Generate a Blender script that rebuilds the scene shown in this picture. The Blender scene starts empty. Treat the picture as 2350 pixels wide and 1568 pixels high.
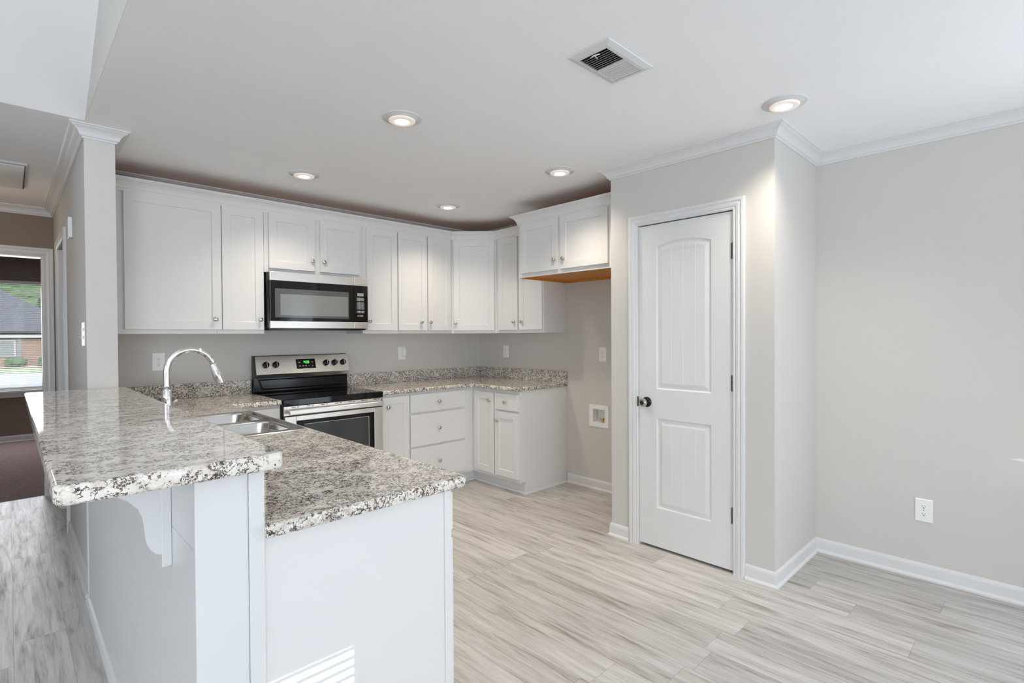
import bpy, bmesh, math, random
from mathutils import Vector, Matrix
random.seed(7)
D = bpy.data
scene = bpy.context.scene
COL = scene.collection
PI = math.pi
R = math.radians

# ------------------------------------------------------------------ camera, world, sun, daylight, exposure
cam_d = D.cameras.new('camera')
cam = D.objects.new('camera', cam_d)
COL.objects.link(cam)
scene.camera = cam
YAW, PITCH, ROLL = 0.76867, -0.01159, -0.00573
cam_d.sensor_width = 36.0
cam_d.lens = 1196.506 / 2350 * 36.0
cam_d.clip_start = 0.05
cam_d.clip_end = 300
fw = Vector((math.sin(YAW) * math.cos(PITCH), math.cos(YAW) * math.cos(PITCH), math.sin(PITCH)))
rt = Vector((math.cos(YAW), -math.sin(YAW), 0))
up = rt.cross(fw)
cr_, sr_ = math.cos(ROLL), math.sin(ROLL)
rt2 = rt * cr_ + up * sr_
up2 = up * cr_ - rt * sr_
mw = Matrix((rt2, up2, -fw)).transposed().to_4x4()
mw.translation = Vector((-3.68603, -4.31759, 1.34918))
cam.matrix_world = mw

world = D.worlds.new('sky')
scene.world = world
world.use_nodes = True
wn = world.node_tree
wn.nodes.clear()
wo = wn.nodes.new('ShaderNodeOutputWorld')
wb = wn.nodes.new('ShaderNodeBackground')
wb.inputs[0].default_value = (0.78, 0.88, 1.0, 1)
wb.inputs[1].default_value = 2.0
wn.links.new(wb.outputs[0], wo.inputs[0])

def lamp(name, kind, loc, energy, color, **kw):
    l = D.lights.new(name, kind)
    l.energy = energy
    l.color = color
    for k, v in kw.items():
        if k not in ('rot', 'aim'):
            setattr(l, k, v)
    o = D.objects.new(name, l)
    o.location = loc
    if 'aim' in kw:
        o.rotation_euler = Vector(kw['aim']).to_track_quat('-Z', 'Y').to_euler()
    COL.objects.link(o)
    return o

CEIL = 2.446
YB = -11.0            # back wall of the living area, behind the camera
XL = -8.2            # far left wall of the living area
SUN_DIR = Vector((0.0904, 4.96, -1.044))
lamp('sun', 'SUN', (-3, -16, 6), 1.9, (1.0, 0.98, 0.95), angle=0.0008, aim=SUN_DIR)
DAY = (0.84, 0.935, 1.04)
# daylight arriving at the openings of the living area (area lamps stand in for it, each at a built opening)
lamp('patio_daylight', 'AREA', (-0.02, -5.35, 1.08), 20, DAY, shape='RECTANGLE', size=1.9, size_y=2.0, aim=(-1, 0.35, 0.9))
lamp('front_daylight', 'AREA', (-6.0, YB + 0.12, 1.5), 490, DAY, shape='RECTANGLE', size=2.7, size_y=1.8, aim=(0.25, 1, 1.1))
lamp('rear_daylight', 'AREA', (-1.75, YB + 0.12, 1.25), 60, DAY, shape='RECTANGLE', size=2.4, size_y=1.9, aim=(0, 1, 0.5))
lamp('side_daylight', 'AREA', (XL + 0.12, -4.2, 1.5), 40, DAY, shape='RECTANGLE', size=3.1, size_y=1.8, aim=(1, 0, 0.9))
lamp('hall_fill', 'POINT', (-4.05, 0.85, 2.0), 3.0, (1.0, 0.78, 0.60), shadow_soft_size=0.12)  # unseen warm fill added to brighten the hallway, no fixture
lamp('bedroom_daylight', 'AREA', (-3.72, 4.90, 1.38), 24, (0.97, 0.97, 1.0), shape='RECTANGLE', size=1.1, size_y=1.3, aim=(0, -1, -0.45))

vs = scene.view_settings
scene.display_settings.display_device = 'sRGB'
vs.view_transform = 'Standard'
vs.look = 'None'
vs.gamma = 1
vs.use_curve_mapping = False
vs.exposure = 0.12
try:
    scene.cycles.use_denoising = True
    scene.cycles.max_bounces = 12
    scene.cycles.diffuse_bounces = 8
    scene.cycles.glossy_bounces = 5
    scene.cycles.sample_clamp_indirect = 6
    scene.cycles.caustics_reflective = False
    scene.cycles.caustics_refractive = False
except Exception:
    pass

# ------------------------------------------------------------------ materials
def nmat(name):
    m = D.materials.new(name)
    m.use_nodes = True
    nt = m.node_tree
    b = nt.nodes['Principled BSDF']
    return m, nt, b

def setin(b, **kw):
    for k, v in kw.items():
        b.inputs[k.replace('_', ' ')].default_value = v

def coords(nt, scale=(1, 1, 1), rot=(0, 0, 0), loc=(0, 0, 0)):
    tc = nt.nodes.new('ShaderNodeTexCoord')
    mp = nt.nodes.new('ShaderNodeMapping')
    mp.inputs['Scale'].default_value = scale
    mp.inputs['Rotation'].default_value = rot
    mp.inputs['Location'].default_value = loc
    nt.links.new(tc.outputs['Object'], mp.inputs[0])
    return mp.outputs[0]

def noise(nt, vec, scale, detail=2, rough=0.5, dist=0.0):
    n = nt.nodes.new('ShaderNodeTexNoise')
    n.inputs['Scale'].default_value = scale
    n.inputs['Detail'].default_value = detail
    n.inputs['Roughness'].default_value = rough
    n.inputs['Distortion'].default_value = dist
    nt.links.new(vec, n.inputs['Vector'])
    return n.outputs['Fac']

def ramp(nt, fac, stops, interp='LINEAR'):
    r = nt.nodes.new('ShaderNodeValToRGB')
    r.color_ramp.interpolation = interp
    el = r.color_ramp.elements
    while len(el) < len(stops):
        el.new(0.5)
    for e, (p, c) in zip(el, stops):
        e.position = p
        e.color = (c, c, c, 1) if not isinstance(c, tuple) else (*c, 1)
    nt.links.new(fac, r.inputs[0])
    return r.outputs[0]

def math_n(nt, op, a, b=None):
    n = nt.nodes.new('ShaderNodeMath')
    n.operation = op
    for i, v in enumerate((a, b)):
        if v is None:
            continue
        if isinstance(v, (int, float)):
            n.inputs[i].default_value = v
        else:
            nt.links.new(v, n.inputs[i])
    return n.outputs[0]

def mixc(nt, fac, a, b, mode='MIX'):
    n = nt.nodes.new('ShaderNodeMix')
    n.data_type = 'RGBA'
    n.blend_type = mode
    for i, v in ((0, fac), (6, a), (7, b)):
        if isinstance(v, (int, float)):
            n.inputs[i].default_value = v
        elif isinstance(v, tuple):
            n.inputs[i].default_value = (*v, 1)
        else:
            nt.links.new(v, n.inputs[i])
    return n.outputs[2]

def bump(nt, b, h, strength=0.2, dist=0.002):
    n = nt.nodes.new('ShaderNodeBump')
    n.inputs['Strength'].default_value = strength
    n.inputs['Distance'].default_value = dist
    nt.links.new(h, n.inputs['Height'])
    nt.links.new(n.outputs[0], b.inputs['Normal'])

def paint(name, col, rough=0.5, bscale=60, bstr=0.15, spec=0.35, var=0.02):
    m, nt, b = nmat(name)
    v = coords(nt)
    n = noise(nt, v, 3.0, 3)
    c = mixc(nt, n, tuple(x * (1 - var) for x in col), tuple(min(1, x * (1 + var)) for x in col))
    nt.links.new(c, b.inputs['Base Color'])
    setin(b, Roughness=rough)
    b.inputs['Specular IOR Level'].default_value = spec
    if bstr:
        bump(nt, b, noise(nt, v, bscale, 3), bstr, 0.0015)
    return m

M = {}
M['wall'] = paint('greige_wall_paint', (0.595, 0.575, 0.545), 0.75, 160, 0.12, 0.2)
M['wall_shaded'] = paint('shaded_wall_paint', (0.26, 0.215, 0.175), 0.75, 160, 0.12, 0.2)  # wall paint darkened to brown: hall and bedroom dimness put into its colour
M['ceil'] = paint('ceiling_paint', (0.92, 0.92, 0.925), 0.85, 120, 0.12, 0.15)
M['trim'] = paint('white_trim_paint', (0.685, 0.685, 0.685), 0.35, 20, 0.0, 0.45, 0.01)
M['cab'] = paint('white_cabinet_paint', (0.715, 0.708, 0.697), 0.38, 20, 0.0, 0.45, 0.01)
M['door'] = paint('white_door_paint', (0.71, 0.71, 0.705), 0.5, 90, 0.05, 0.35, 0.01)
M['plastic'] = paint('white_plastic', (0.83, 0.83, 0.82), 0.3, 20, 0.0, 0.5, 0.0)
M['dark'] = paint('dark_slot', (0.02, 0.02, 0.02), 0.5, 20, 0.0, 0.3, 0.0)
M['grey'] = paint('grey_plastic', (0.30, 0.31, 0.31), 0.5, 20, 0.0, 0.3, 0.0)
M['black'] = paint('black_enamel', (0.008, 0.008, 0.009), 0.14, 20, 0.0, 0.35, 0.0)
M['blackglass'] = paint('black_glass', (0.004, 0.004, 0.005), 0.04, 20, 0.0, 0.35, 0.0)
M['ovenglass'] = paint('oven_window_glass', (0.035, 0.04, 0.04), 0.06, 20, 0.0, 0.6, 0.0)
M['mesh'] = paint('microwave_screen', (0.20, 0.215, 0.205), 0.12, 20, 0.0, 0.6, 0.0)
M['meshdark'] = paint('microwave_screen_border', (0.085, 0.085, 0.085), 0.10, 20, 0.0, 0.6, 0.0)
M['whiteprint'] = paint('white_print', (0.75, 0.75, 0.75), 0.5, 20, 0.0, 0.3, 0.0)
M['greyprint'] = paint('grey_print', (0.25, 0.25, 0.25), 0.5, 20, 0.0, 0.3, 0.0)
M['redprint'] = paint('red_print', (0.6, 0.03, 0.02), 0.5, 20, 0.0, 0.3, 0.0)
M['lcd'] = paint('grey_display', (0.33, 0.34, 0.33), 0.2, 20, 0.0, 0.5, 0.0)
M['spackle'] = paint('wall_spackle', (0.74, 0.75, 0.72), 0.8, 20, 0.0, 0.2, 0.0)
M['ring'] = paint('burner_ring_print', (0.07, 0.07, 0.07), 0.15, 20, 0.0, 0.5, 0.0)
M['lawn'] = paint('lawn', (0.20, 0.29, 0.12), 0.9, 20, 0.0, 0.1, 0.3)
M['concrete'] = paint('concrete', (0.42, 0.43, 0.45), 0.9, 20, 0.0, 0.2, 0.15)
M['roofing'] = paint('roof_shingles', (0.135, 0.13, 0.145), 0.9, 20, 0.0, 0.2, 0.2)
M['leaf'] = paint('tree_leaves', (0.17, 0.235, 0.12), 0.8, 20, 0.0, 0.2, 0.5)
M['bark'] = paint('bark', (0.12, 0.08, 0.05), 0.9, 20, 0.0, 0.2, 0.2)
M['curtain'] = paint('curtain_cloth', (0.62, 0.60, 0.56), 0.9, 200, 0.1, 0.1, 0.05)

def metal(name, col, rough, brush=None):
    m, nt, b = nmat(name)
    setin(b, Metallic=1.0, Roughness=rough)
    b.inputs['Base Color'].default_value = (*col, 1)
    if brush:
        v = coords(nt, brush)
        n = noise(nt, v, 40, 3)
        nt.links.new(ramp(nt, n, [(0.3, rough * 0.9), (0.7, rough * 1.12)]), b.inputs['Roughness'])
        pass
    return m
M['steel'] = metal('brushed_stainless', (0.80, 0.77, 0.735), 0.30, (0.5, 4, 30))
M['sink'] = metal('satin_stainless', (0.62, 0.60, 0.57), 0.16)
M['chrome'] = metal('chrome', (0.86, 0.86, 0.87), 0.05)
M['nickel'] = metal('satin_nickel', (0.60, 0.57, 0.53), 0.22)
M['bronze'] = metal('black_nickel', (0.20, 0.18, 0.17), 0.18)
M['knobmetal'] = metal('dark_chrome', (0.50, 0.48, 0.47), 0.07)
M['brass'] = metal('brass', (0.75, 0.50, 0.18), 0.25)
M['hinge'] = metal('dark_hinge', (0.16, 0.15, 0.14), 0.35)

def emis(name, col, s, base=(0.8, 0.8, 0.8)):
    m, nt, b = nmat(name)
    b.inputs['Base Color'].default_value = (*base, 1)
    b.inputs['Emission Color'].default_value = (*col, 1)
    b.inputs['Emission Strength'].default_value = s
    return m
M['lens'] = emis('lamp_lens', (0.93, 0.97, 1.0), 5.0)
M['lensring'] = emis('lamp_lens_rim', (1.0, 0.70, 0.50), 0.30)
M['green'] = emis('green_digit', (0.10, 1.0, 0.12), 1.6, (0.02, 0.1, 0.02))

def glass():
    m, nt, b = nmat('window_glass')
    nt.nodes.remove(b)
    out = nt.nodes['Material Output']
    t = nt.nodes.new('ShaderNodeBsdfTransparent')
    g = nt.nodes.new('ShaderNodeBsdfGlossy')
    g.inputs['Roughness'].default_value = 0.02
    fr = nt.nodes.new('ShaderNodeFresnel')
    fr.inputs['IOR'].default_value = 1.45
    mx = nt.nodes.new('ShaderNodeMixShader')
    nt.links.new(fr.outputs[0], mx.inputs[0])
    nt.links.new(t.outputs[0], mx.inputs[1])
    nt.links.new(g.outputs[0], mx.inputs[2])
    nt.links.new(mx.outputs[0], out.inputs[0])
    return m
M['glass'] = glass()

def granite(name='speckled_granite', sh=0.0, white=0.0):
    m, nt, b = nmat(name)
    v = coords(nt, (1, 1, 1))
    # cloudy cream and white ground
    n0 = noise(nt, v, 30, 4, 0.6, 0.6)
    ground = ramp(nt, n0, [(0.34, (0.60 + white, 0.545 + white, 0.485 + white)), (0.48, (0.74, 0.685, 0.61)), (0.66, (0.82, 0.79, 0.745))])
    # broken dark veins: narrow band of a distorted noise, gated in clusters
    n1 = noise(nt, v, 58, 4, 0.68, 0.35)
    vein = ramp(nt, math_n(nt, 'ABSOLUTE', math_n(nt, 'SUBTRACT', n1, 0.5)), [(0.020, 1.0), (0.034, 0.0)])
    dens = ramp(nt, noise(nt, v, 17, 3, 0.6, 0.3), [(0.40 + sh, 0.0), (0.50 + sh, 1.0)])
    a = math_n(nt, 'MULTIPLY', vein, dens)
    # chunky black grains
    n2 = noise(nt, v, 98, 4, 0.62, 0.25)
    gr = ramp(nt, n2, [(0.545, 0.0), (0.565, 1.0)])
    dens2 = ramp(nt, noise(nt, v, 22, 3, 0.6, 0.3), [(0.45 + sh, 0.0), (0.52 + sh, 1.0)])
    a2 = math_n(nt, 'MULTIPLY', gr, dens2)
    blk = math_n(nt, 'MAXIMUM', a, a2)
    tint = ramp(nt, noise(nt, v, 22, 2), [(0.46, (0.012, 0.012, 0.016)), (0.62, (0.085, 0.045, 0.028))])
    st = ramp(nt, noise(nt, v, 40, 3, 0.6, 0.3), [(0.58, 0.0), (0.70, 0.55)])
    c = mixc(nt, st, ground, (0.46, 0.34, 0.24))
    c = mixc(nt, math_n(nt, 'MULTIPLY', blk, 0.95), c, tint)
    g = ramp(nt, noise(nt, coords(nt, (1, 1, 1), (0.4, 0.2, 0.9), (3, 1, 2)), 75, 1), [(0.735, 0.0), (0.75, 1.0)])
    c = mixc(nt, g, c, (0.20, 0.05, 0.09))
    nt.links.new(c, b.inputs['Base Color'])
    setin(b, Roughness=0.05)
    b.inputs['Specular IOR Level'].default_value = 0.45
    return m
M['granite'] = granite()
M['granite_bar'] = granite('pale_speckled_granite', 0.055, 0.04)
M['granite_dark'] = granite('dense_speckled_granite', -0.055, 0.02)

def planks():
    m, nt, b = nmat('weathered_oak_vinyl_planks')
    tc = nt.nodes.new('ShaderNodeTexCoord')
    sep = nt.nodes.new('ShaderNodeSeparateXYZ')
    nt.links.new(tc.outputs['Object'], sep.inputs[0])
    PW, PL = 0.178, 1.22
    xs = math_n(nt, 'DIVIDE', math_n(nt, 'ADD', sep.outputs['X'], 20.06), PW)
    row = math_n(nt, 'FLOOR', xs)
    fx = math_n(nt, 'FRACT', xs)
    wn1 = nt.nodes.new('ShaderNodeTexWhiteNoise')
    wn1.noise_dimensions = '1D'
    nt.links.new(row, wn1.inputs['W'])
    ys = math_n(nt, 'ADD', math_n(nt, 'DIVIDE', sep.outputs['Y'], PL), math_n(nt, 'MULTIPLY', wn1.outputs['Value'], 7.3))
    pl = math_n(nt, 'FLOOR', ys)
    fy = math_n(nt, 'FRACT', ys)
    wn2 = nt.nodes.new('ShaderNodeTexWhiteNoise')
    wn2.noise_dimensions = '2D'
    cmb = nt.nodes.new('ShaderNodeCombineXYZ')
    nt.links.new(row, cmb.inputs[0])
    nt.links.new(pl, cmb.inputs[1])
    nt.links.new(cmb.outputs[0], wn2.inputs['Vector'])
    # grain, shifted for every plank
    off = nt.nodes.new('ShaderNodeVectorMath')
    off.operation = 'SCALE'
    nt.links.new(wn2.outputs['Color'], off.inputs[0])
    off.inputs['Scale'].default_value = 40
    add = nt.nodes.new('ShaderNodeVectorMath')
    add.operation = 'ADD'
    nt.links.new(tc.outputs['Object'], add.inputs[0])
    nt.links.new(off.outputs[0], add.inputs[1])
    mp = nt.nodes.new('ShaderNodeMapping')
    mp.inputs['Scale'].default_value = (25, 2.1, 1)
    nt.links.new(add.outputs[0], mp.inputs[0])
    mp2 = nt.nodes.new('ShaderNodeMapping')
    mp2.inputs['Scale'].default_value = (160, 7, 1)
    nt.links.new(add.outputs[0], mp2.inputs[0])
    g1 = noise(nt, mp.outputs[0], 1.0, 5, 0.62, 0.7)
    g2 = noise(nt, mp2.outputs[0], 1.0, 3, 0.6, 0.4)
    g = math_n(nt, 'ADD', math_n(nt, 'MULTIPLY', g1, 0.72), math_n(nt, 'MULTIPLY', g2, 0.28))
    c = ramp(nt, g, [(0.30, (0.170, 0.148, 0.132)), (0.385, (0.33, 0.303, 0.280)), (0.47, (0.465, 0.442, 0.420)), (0.62, (0.585, 0.570, 0.553))])
    tone = ramp(nt, wn2.outputs['Value'], [(0.0, 0.88), (1.0, 1.08)])
    c = mixc(nt, 1.0, c, tone, 'MULTIPLY')
    # fine seams
    ex = math_n(nt, 'MINIMUM', fx, math_n(nt, 'SUBTRACT', 1.0, fx))
    ey = math_n(nt, 'MINIMUM', fy, math_n(nt, 'SUBTRACT', 1.0, fy))
    s1 = math_n(nt, 'LESS_THAN', ex, 0.0055)
    s2 = math_n(nt, 'LESS_THAN', ey, 0.0009)
    seam = math_n(nt, 'MAXIMUM', s1, s2)
    c = mixc(nt, math_n(nt, 'MULTIPLY', seam, 0.45), c, (0.12, 0.10, 0.09))
    nt.links.new(c, b.inputs['Base Color'])
    nt.links.new(ramp(nt, g, [(0.3, 0.50), (0.7, 0.33)]), b.inputs['Roughness'])
    b.inputs['Specular IOR Level'].default_value = 0.5
    bump(nt, b, g2, 0.10, 0.001)
    return m
M['planks'] = planks()

def wood():
    m, nt, b = nmat('raw_orange_plywood')
    v = coords(nt, (9, 1.2, 9))
    n = noise(nt, v, 6, 4, 0.6, 0.8)
    nt.links.new(ramp(nt, n, [(0.3, (0.50, 0.185, 0.018)), (0.7, (0.70, 0.29, 0.04))]), b.inputs['Base Color'])
    setin(b, Roughness=0.5)
    return m
M['wood'] = wood()

def carpet():
    m, nt, b = nmat('brown_carpet')
    v = coords(nt)
    n = noise(nt, v, 90, 4, 0.7)
    n2 = noise(nt, v, 4, 3, 0.6)
    c = ramp(nt, n, [(0.3, (0.17, 0.11, 0.10)), (0.7, (0.50, 0.40, 0.40))])
    c = mixc(nt, ramp(nt, n2, [(0.4, 0.0), (0.6, 0.35)]), c, (0.30, 0.22, 0.23))
    nt.links.new(c, b.inputs['Base Color'])
    setin(b, Roughness=1.0)
    b.inputs['Specular IOR Level'].default_value = 0.05
    bump(nt, b, n, 0.8, 0.01)
    return m
M['carpet'] = carpet()

def brick():
    m, nt, b = nmat('pink_brick')
    tc = nt.nodes.new('ShaderNodeTexCoord')
    mp = nt.nodes.new('ShaderNodeMapping')
    mp.inputs['Rotation'].default_value = (R(90), 0, 0)
    nt.links.new(tc.outputs['Object'], mp.inputs[0])
    bt = nt.nodes.new('ShaderNodeTexBrick')
    bt.inputs['Color1'].default_value = (0.55, 0.30, 0.22, 1)
    bt.inputs['Color2'].default_value = (0.48, 0.25, 0.18, 1)
    bt.inputs['Mortar'].default_value = (0.6, 0.56, 0.5, 1)
    bt.inputs['Scale'].default_value = 4.0
    nt.links.new(mp.outputs[0], bt.inputs['Vector'])
    nt.links.new(bt.outputs['Color'], b.inputs['Base Color'])
    setin(b, Roughness=0.9)
    return m
M['brick'] = brick()

# ------------------------------------------------------------------ mesh helpers
WLOC = {}

class MB:
    def __init__(self, mat=None):
        self.bm = bmesh.new()
        self.M = mat or Matrix.Identity(4)
    def v(self, co):
        return self.bm.verts.new(self.M @ Vector(co))
    def face(self, vs, smooth=False):
        try:
            f = self.bm.faces.new(vs)
            f.smooth = smooth
            return f
        except ValueError:
            return None
    def box(self, x0, x1, y0, y1, z0, z1, bev=0.0, seg=2):
        x0, x1 = min(x0, x1), max(x0, x1)
        y0, y1 = min(y0, y1), max(y0, y1)
        z0, z1 = min(z0, z1), max(z0, z1)
        p = [self.v((x, y, z)) for x in (x0, x1) for y in (y0, y1) for z in (z0, z1)]
        fs = [self.face([p[i] for i in q]) for q in ((0, 1, 3, 2), (4, 6, 7, 5), (0, 4, 5, 1), (2, 3, 7, 6), (0, 2, 6, 4), (1, 5, 7, 3))]
        if bev > 0:
            ed = list({e for f in fs for e in f.edges})
            bmesh.ops.bevel(self.bm, geom=ed, offset=bev, segments=seg, profile=0.5, affect='EDGES', clamp_overlap=True)
        return self
    def loops(self, rings, closed=True, cap0=True, cap1=True, smooth=False):
        vr = [[self.v(p) for p in r] for r in rings]
        n = len(vr[0])
        for a, b in zip(vr, vr[1:]):
            for i in range(n if closed else n - 1):
                j = (i + 1) % n
                self.face([a[i], a[j], b[j], b[i]], smooth)
        if cap0:
            self.face(list(reversed(vr[0])))
        if cap1:
            self.face(vr[-1])
        return vr
    def lathe(self, prof, base, axis, seg=20, smooth=True, cap=True):
        ax = Vector(axis).normalized()
        u = ax.orthogonal().normalized()
        w = ax.cross(u)
        rings = []
        for r, h in prof:
            r = max(r, 1e-5)
            rings.append([Vector(base) + ax * h + (u * math.cos(2 * PI * i / seg) + w * math.sin(2 * PI * i / seg)) * r for i in range(seg)])
        self.loops(rings, True, cap, cap, smooth)
        return self
    def tube(self, pts, r, seg=14, caps=True):
        pts = [Vector(p) for p in pts]
        rr = r if isinstance(r, (list, tuple)) else [r] * len(pts)
        rings = []
        nrm = None
        for i, p in enumerate(pts):
            t = (pts[min(i + 1, len(pts) - 1)] - pts[max(i - 1, 0)]).normalized()
            nrm = t.orthogonal().normalized() if nrm is None else (nrm - t * nrm.dot(t)).normalized()
            b = t.cross(nrm)
            rings.append([p + (nrm * math.cos(2 * PI * k / seg) + b * math.sin(2 * PI * k / seg)) * rr[i] for k in range(seg)])
        self.loops(rings, True, caps, caps, True)
        return self
    def fill(self, loops3d):
        """flat face with holes: loops of points, the first one outer"""
        es = []
        rings = []
        for lp in loops3d:
            vs = [p if isinstance(p, bmesh.types.BMVert) else self.v(p) for p in lp]
            rings.append(vs)
            for i in range(len(vs)):
                a, b = vs[i], vs[(i + 1) % len(vs)]
                e = self.bm.edges.get((a, b)) or self.bm.edges.new((a, b))
                es.append(e)
        bmesh.ops.triangle_fill(self.bm, use_beauty=True, use_dissolve=False, edges=es)
        return rings
    def build(self, name, mat, parent=None, merge=False, label=None, kind=None):
        me = D.meshes.new(name)
        if merge:
            bmesh.ops.remove_doubles(self.bm, verts=self.bm.verts, dist=1e-5)
        bmesh.ops.recalc_face_normals(self.bm, faces=self.bm.faces)
        base = WLOC.get(parent.name, Vector()) if parent is not None else Vector()
        for vv in self.bm.verts:
            vv.co -= base
        self.bm.to_mesh(me)
        self.bm.free()
        me.materials.append(mat)
        o = D.objects.new(name, me)
        COL.objects.link(o)
        if parent is not None:
            o.parent = parent
            WLOC[o.name] = base.copy()
        else:
            WLOC[o.name] = Vector()
        if label:
            o['label'] = label
        if kind:
            o['kind'] = kind
        return o

def thing(name, label, cat, loc=(0, 0, 0), group=None, kind=None):
    o = D.objects.new(name, None)
    o.empty_display_size = 0.1
    o.location = loc
    COL.objects.link(o)
    WLOC[o.name] = Vector(loc)
    o['label'] = label
    o['category'] = cat
    if group:
        o['group'] = group
    if kind:
        o['kind'] = kind
    return o

def tag(o, label, cat, group=None):
    o['label'] = label
    o['category'] = cat
    if group:
        o['group'] = group
    return o

def struct(o, label=None):
    o['kind'] = 'structure'
    if label:
        o['label'] = label
    return o

def dup(root, loc, rotz=0, label=None):
    def cp(o, par):
        c = o.copy()
        COL.objects.link(c)
        if par is not None:
            c.parent = par
        for ch in [k for k in D.objects if k.parent == o]:
            cp(ch, c)
        return c
    r = cp(root, None)
    r.location = loc
    r.rotation_euler = (0, 0, rotz)
    if label:
        r['label'] = label
    return r

def sweep(mb, path, prof, side=1, closed=False, mapf=None, smooth=False):
    """sweep a closed profile [(out, h)] along a plan path with mitred corners; side=+1 -> out to the right"""
    mapf = mapf or (lambda x, y, h: (x, y, h))
    P = [Vector(p) for p in path]
    n = len(P)
    rings = []
    for i in range(n):
        d0 = (P[i] - P[i - 1]).normalized() if (i > 0 or closed) else None
        d1 = (P[(i + 1) % n] - P[i]).normalized() if (i < n - 1 or closed) else None
        d0 = d0 or d1
        d1 = d1 or d0
        n0 = Vector((d0.y, -d0.x)) * side
        n1 = Vector((d1.y, -d1.x)) * side
        m = (n0 + n1)
        m = m / max(1e-6, (1 + n0.dot(n1)))
        rings.append([mapf(P[i].x + m.x * o, P[i].y + m.y * o, h) for o, h in prof])
    if closed:
        rings.append(rings[0])
    mb.loops(rings, True, not closed, not closed, smooth)

def rrect(x0, x1, y0, y1, r, seg=6):
    pts = []
    for cx, cy, a0 in ((x1 - r, y0 + r, -90), (x1 - r, y1 - r, 0), (x0 + r, y1 - r, 90), (x0 + r, y0 + r, 180)):
        for k in range(seg + 1):
            a = R(a0 + 90 * k / seg)
            pts.append((cx + r * math.cos(a), cy + r * math.sin(a)))
    return pts

def offset_poly(pts, d):
    """inset a counter-clockwise polygon by d"""
    n = len(pts)
    out = []
    for i in range(n):
        a, b, c = Vector(pts[i - 1]), Vector(pts[i]), Vector(pts[(i + 1) % n])
        d0, d1 = (b - a).normalized(), (c - b).normalized()
        n0, n1 = Vector((-d0.y, d0.x)), Vector((-d1.y, d1.x))
        m = (n0 + n1) / max(0.3, 1 + n0.dot(n1))
        out.append((b.x + m.x * d, b.y + m.y * d))
    return out

def slab(mb, pts, z0, z1, r=0.010, holes=()):
    """stone slab with eased edges; pts counter-clockwise"""
    prof = []
    for k in range(5):
        a = R(90 * k / 4)
        prof.append((r * (1 - math.sin(a)), z0 + r * (1 - math.cos(a))))
    for k in range(5):
        a = R(90 * k / 4)
        prof.append((r * (1 - math.cos(a)), z1 - r * (1 - math.sin(a))))
    rings = []
    for ins, z in prof:
        rings.append([(x, y, z) for x, y in offset_poly(pts, ins)])
    vr = mb.loops(rings, True, False, False, True)
    for ring, z in ((vr[0], z0), (vr[-1], z1)):
        mb.fill([ring] + [[(x, y, z) for x, y in h] for h in holes])
    for h in holes:
        a = [mb.v((x, y, z0)) for x, y in h]
        b = [mb.v((x, y, z1)) for x, y in h]
        for i in range(len(h)):
            j = (i + 1) % len(h)
            mb.face([a[i], a[j], b[j], b[i]])

def frame_mat(P, u, n):
    """local (a along u, b up, c along outward normal n)"""
    u, n = Vector(u), Vector(n)
    m = Matrix((u, Vector((0, 0, 1)), n)).transposed().to_4x4()
    m.translation = Vector(P)
    return m

# ------------------------------------------------------------------ setting
XH, XC, YC = -3.392, -3.262, -0.839      # stub wall between hall and kitchen
XP, YP, YQ, XQ = -0.773, -2.265, -3.302, -0.085   # pantry and right wall
YE = 1.63                                 # hall end wall
HX = -4.45                                # hall far side
YV = -0.925                               # foot of the vaulted ceiling

mb = MB(); mb.box(XL, 0.15, YB, YE + 0.06, -0.12, 0)
struct(mb.build('floor', M['planks']), 'weathered grey oak vinyl plank floor')
mb = MB(); mb.box(-6.2, -1.5, YE + 0.06, 5.16, -0.12, 0.006)
struct(mb.build('floor_bedroom', M['carpet']), 'brown carpet in the far bedroom')

mb = MB()
mb.box(XH, 0.15, YB - 0.1, 0.15, CEIL, CEIL + 0.12)
mb.box(HX, XH, YV, YE + 0.05, CEIL, CEIL + 0.12)
struct(mb.build('ceiling', M['ceil']), 'flat white ceiling')
mb = MB(); mb.box(-6.2, -1.5, YE + 0.12, 5.16, CEIL, CEIL + 0.12)
struct(mb.build('ceiling_bedroom', M['ceil']))
# vaulted ceiling rising towards the camera and falling again behind it
SL, YR = 0.54, -4.6
zr = CEIL + SL * (YV - YR)
mb = MB()
mb.loops([[(XL, YV, CEIL), (XL, YR, zr), (XL, YB, CEIL + 0.6), (XL, YB, CEIL + 0.75), (XL, YR, zr + 0.15), (XL, YV, CEIL + 0.15)],
          [(XH, YV, CEIL), (XH, YR, zr), (XH, YB, CEIL + 0.6), (XH, YB, CEIL + 0.75), (XH, YR, zr + 0.15), (XH, YV, CEIL + 0.15)]])
struct(mb.build('ceiling_vault', M['ceil']), 'vaulted white ceiling of the living area')
# gable wall above the kitchen ceiling's edge
mb = MB()
mb.loops([[(XH - 0.001, YV - 0.002, CEIL), (XH - 0.001, YR, zr), (XH - 0.001, YB, CEIL + 0.6), (XH - 0.001, YB, CEIL + 0.001)],
          [(XH + 0.12, YV - 0.002, CEIL), (XH + 0.12, YR, zr), (XH + 0.12, YB, CEIL + 0.6), (XH + 0.12, YB, CEIL + 0.001)]])
struct(mb.build('wall_gable', M['wall']), 'triangular gable face between flat and vaulted ceilings')

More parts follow.
